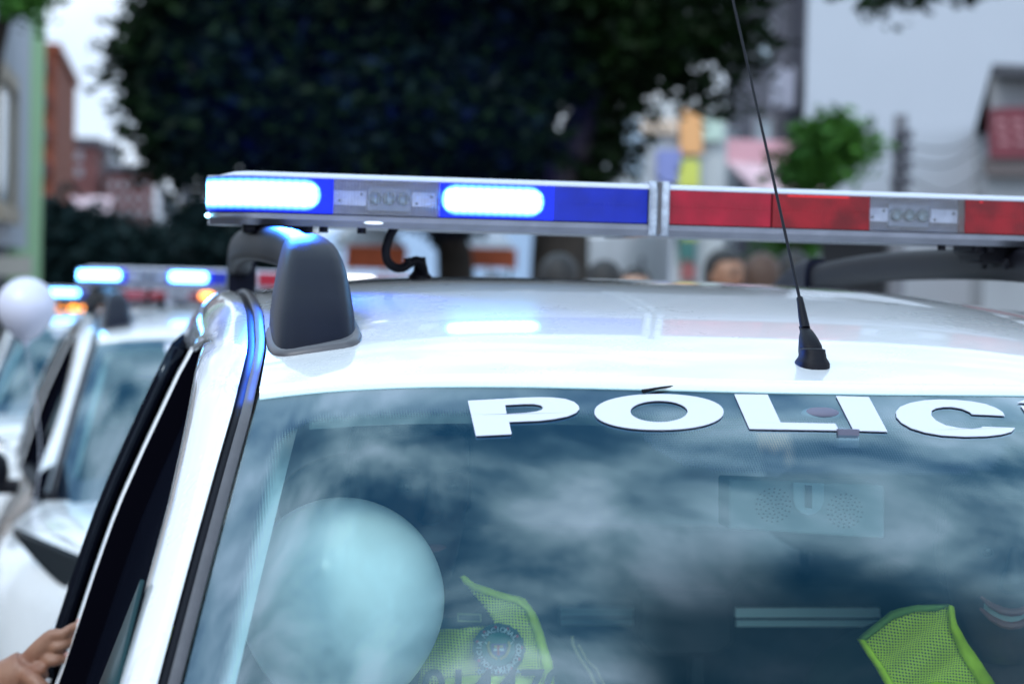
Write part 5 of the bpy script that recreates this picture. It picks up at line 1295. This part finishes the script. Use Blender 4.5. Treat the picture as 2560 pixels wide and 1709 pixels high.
# the big tree over the street
T = empty('street_tree'); tag(T, 'huge dark leafy tree overhanging the street behind the lit light bar', 'tree')
big = [(420, 90, 110, 0, 1), (400, 200, 90, .3, 1), (390, 300, 75, 0, 1), (500, 60, 150, 1, 1), (520, 220, 160, .5, 1), (470, 350, 110, 0, 1.2), (640, 120, 200, 0, 1), (660, 300, 150, .4, 1.1), (800, 60, 220, 1.2, 1), (820, 250, 190, 0, 1.1), (760, 370, 80, 0, 1.2), (980, 120, 220, .5, 1), (980, 310, 150, 0, 1.1), (900, 390, 70, .5, 1), (1150, 60, 200, 1, 1), (1150, 240, 180, .3, 1), (1140, 370, 110, .8, 1), (1300, 120, 170, .4, .9), (1290, 300, 130, .2, .8), (1320, 400, 90, 1, 1), (1450, 60, 160, .3, .75), (1440, 220, 110, .6, .45), (1570, 50, 150, 0, .6), (1590, 190, 95, .2, .5), (1700, 40, 130, -.3, .65), (1730, 170, 90, -.2, .55), (1820, 30, 100, 0, .6), (1850, 130, 80, -.3, .5), (1800, 225, 60, -.2, .4), (1560, 270, 50, .2, .3), (1480, 380, 90, .5, .8), (560, -120, 200, 0, .7), (900, -160, 260, 0, .7), (1300, -160, 240, 0, .7), (1640, -130, 190, 0, .6), (1860, -100, 110, 0, .4)]
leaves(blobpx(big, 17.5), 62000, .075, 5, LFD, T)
tr = MB(); g = gz(16)
base = P(1400, 800, 18.2); base.z = g - .2
p1 = P(1400, 640, 18.2); p2 = P(1420, 430, 18.2); p3 = P(1490, 250, 18.0); p4 = P(1600, 90, 17.8)
tr.tube(catmull([base, p1, p2, p3, p4], 5), [.30 - .20 * k / 20 for k in range(21)], 14)
for pts in ([(1410, 470), (1330, 330), (1250, 200), (1200, 60)], [(1440, 400), (1480, 250), (1440, 120), (1420, -60)], [(1500, 240), (1620, 190), (1740, 120)], [(1300, 280), (1130, 220), (900, 160)], [(1250, 200), (1000, 60), (700, 40)]):
    tr.tube(catmull([P(x, y, 18) for x, y in pts], 5), [.14 - .11 * k / (5 * (len(pts) - 1)) for k in range(5 * (len(pts) - 1) + 1)], 10)
tr.build('trunk', BARK, T)
def tree(lbl, trunk, tw, blobs, Yp, n, size, seed, mt, nm='street_tree', group=None):
    T = empty(nm); tag(T, lbl, 'tree', group); leaves(blobpx(blobs, Yp), n, size, seed, mt, T)
    pts = [P(x, y, Yp + .2) for x, y in trunk]; pts[0].z = gz(pts[0].y) - .1
    MB().tube(catmull(pts, 4), [tw * (1 - .7 * k / (4 * (len(pts) - 1))) for k in range(4 * (len(pts) - 1) + 1)], 10).build('trunk', BARK, T)
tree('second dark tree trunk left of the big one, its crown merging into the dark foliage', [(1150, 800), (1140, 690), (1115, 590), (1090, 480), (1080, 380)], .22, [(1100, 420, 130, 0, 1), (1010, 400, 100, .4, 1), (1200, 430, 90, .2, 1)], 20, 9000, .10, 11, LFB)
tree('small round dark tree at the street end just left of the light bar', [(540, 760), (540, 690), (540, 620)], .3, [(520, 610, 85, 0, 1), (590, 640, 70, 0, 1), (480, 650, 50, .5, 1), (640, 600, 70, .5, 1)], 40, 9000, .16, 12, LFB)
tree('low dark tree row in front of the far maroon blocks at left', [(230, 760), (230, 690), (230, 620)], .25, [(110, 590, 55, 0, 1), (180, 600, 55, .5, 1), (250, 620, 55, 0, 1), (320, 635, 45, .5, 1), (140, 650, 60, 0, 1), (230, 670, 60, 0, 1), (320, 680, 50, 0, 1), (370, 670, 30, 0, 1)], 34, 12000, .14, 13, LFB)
tree('small bright green tree before the blank pale wall', [(1985, 800), (1988, 640), (1998, 520), (2020, 420)], .07, [(2075, 365, 40, 0, 1), (2095, 345, 26, 0, .8), (2010, 405, 28, 0, .8), (2035, 445, 26, 0, .8), (2120, 395, 18, 0, .5), (1995, 452, 22, 0, .6), (2048, 330, 16, 0, .5), (2130, 360, 12, 0, .3), (2000, 600, 60, .4, .5)], 19, 2600, .075, 14, LFM)
tree('leafy branch tip hanging from the top edge over the blank pale wall', [(2700, 800), (2690, 300), (2500, -150), (2200, -90)], .12, [(2190, -12, 20, 0, .8), (2260, -40, 40, 0, 1), (2400, -110, 90, 0, 1)], 16, 1500, .07, 15, LFD)
tree('bit of bright green foliage at the top left corner above the green building', [(-60, 800), (-50, 400), (20, 0), (40, -60)], .1, [(62, 8, 13, 0, 1), (60, -20, 16, 0, 1)], 16.2, 500, .06, 16, LFM)
# dark gate or kiosk block under the right part of the bar
r = empty('kiosk'); tag(r, 'dark kiosk behind the heads right of the aerial under the light bar', 'kiosk')
x0, x1, y0, y1, z0, z1 = bbox(2070, 2212, 575, 14.5, 1.5); MB().box(x0, x1, y0, y1, gz(y0) + .1, z1).build('cabin', mat('kiosk_black', (.008, .008, .012), .7), r, smooth=False, bevel=.03)
MB().box(x0 - .1, x1 + .1, y0 - .1, y1 + .1, z1, z1 + .05).build('kiosk_roof', DG, r, smooth=False)
# utility pole and wires
r = empty('utility_pole'); tag(r, 'dark utility pole with tangled fittings before the blank pale wall', 'pole')
a = P(2252, 288, 21); g = gz(a.y)
MB().tube([(a.x, a.y, g), (a.x, a.y, a.z)], [.10, .07], 10).build('post', mat('old_concrete', (.16, .16, .18), .9), r)
for k in range(5):
    z = a.z - .25 - k * .16; MB().box(a.x - .10 - .02 * (k % 2), a.x + .10, a.y - .12, a.y - .06, z, z + .09).build('insulator', DG, r, bevel=.01)
for k, (x, y) in enumerate(((2470, 330), (2470, 350), (2466, 430), (2000, 470))):
    e = P(x, y, 22.5); s0 = Vector((a.x, a.y - .1, a.z - .3 - .15 * k)); md = s0.lerp(e, .5) - Vector((0, 0, .12 + .05 * k))
    MB().tube(catmull([s0, md, e], 8), .009, 5).build('wire', DG, r)

# ------------------------------------------------------------------ blue spots added to tint the tree behind and the rail foot
for X_, Y_, Z_, rx, rz_, en in ((-.46, .34, 1.72, 95.5, -2, 15000), (-.1, .34, 1.72, 95.5, -7, 15000)):
    l = bpy.data.lights.new('tree_tint_spot', 'SPOT'); l.energy = en; l.color = (.01, .03, 1.0); l.spot_size = R(10); l.spot_blend = 1; l.shadow_soft_size = .05
    o = bpy.data.objects.new('tree_tint_spot', l); COL.objects.link(o); o.location = (X_, Y_, Z_); o.parent = car
    o.rotation_euler = (R(rx), 0, R(rz_))
l = bpy.data.lights.new('rail_tint_spot', 'SPOT'); l.energy = 36; l.color = (.015, .12, 1.0); l.spot_size = R(130); l.spot_blend = .8; l.shadow_soft_size = .03
o = bpy.data.objects.new('rail_tint_spot', l); COL.objects.link(o); o.location = (-.50, -.03, 1.698); o.parent = car
o.rotation_euler = Vector((.25, 1, .35)).to_track_quat('Z', 'Y').to_euler()
for o in bpy.data.objects:
    if o.type == 'MESH' and o.parent is None and not o.get('category') and not o.get('kind'): print('UNTAGGED', o.name)
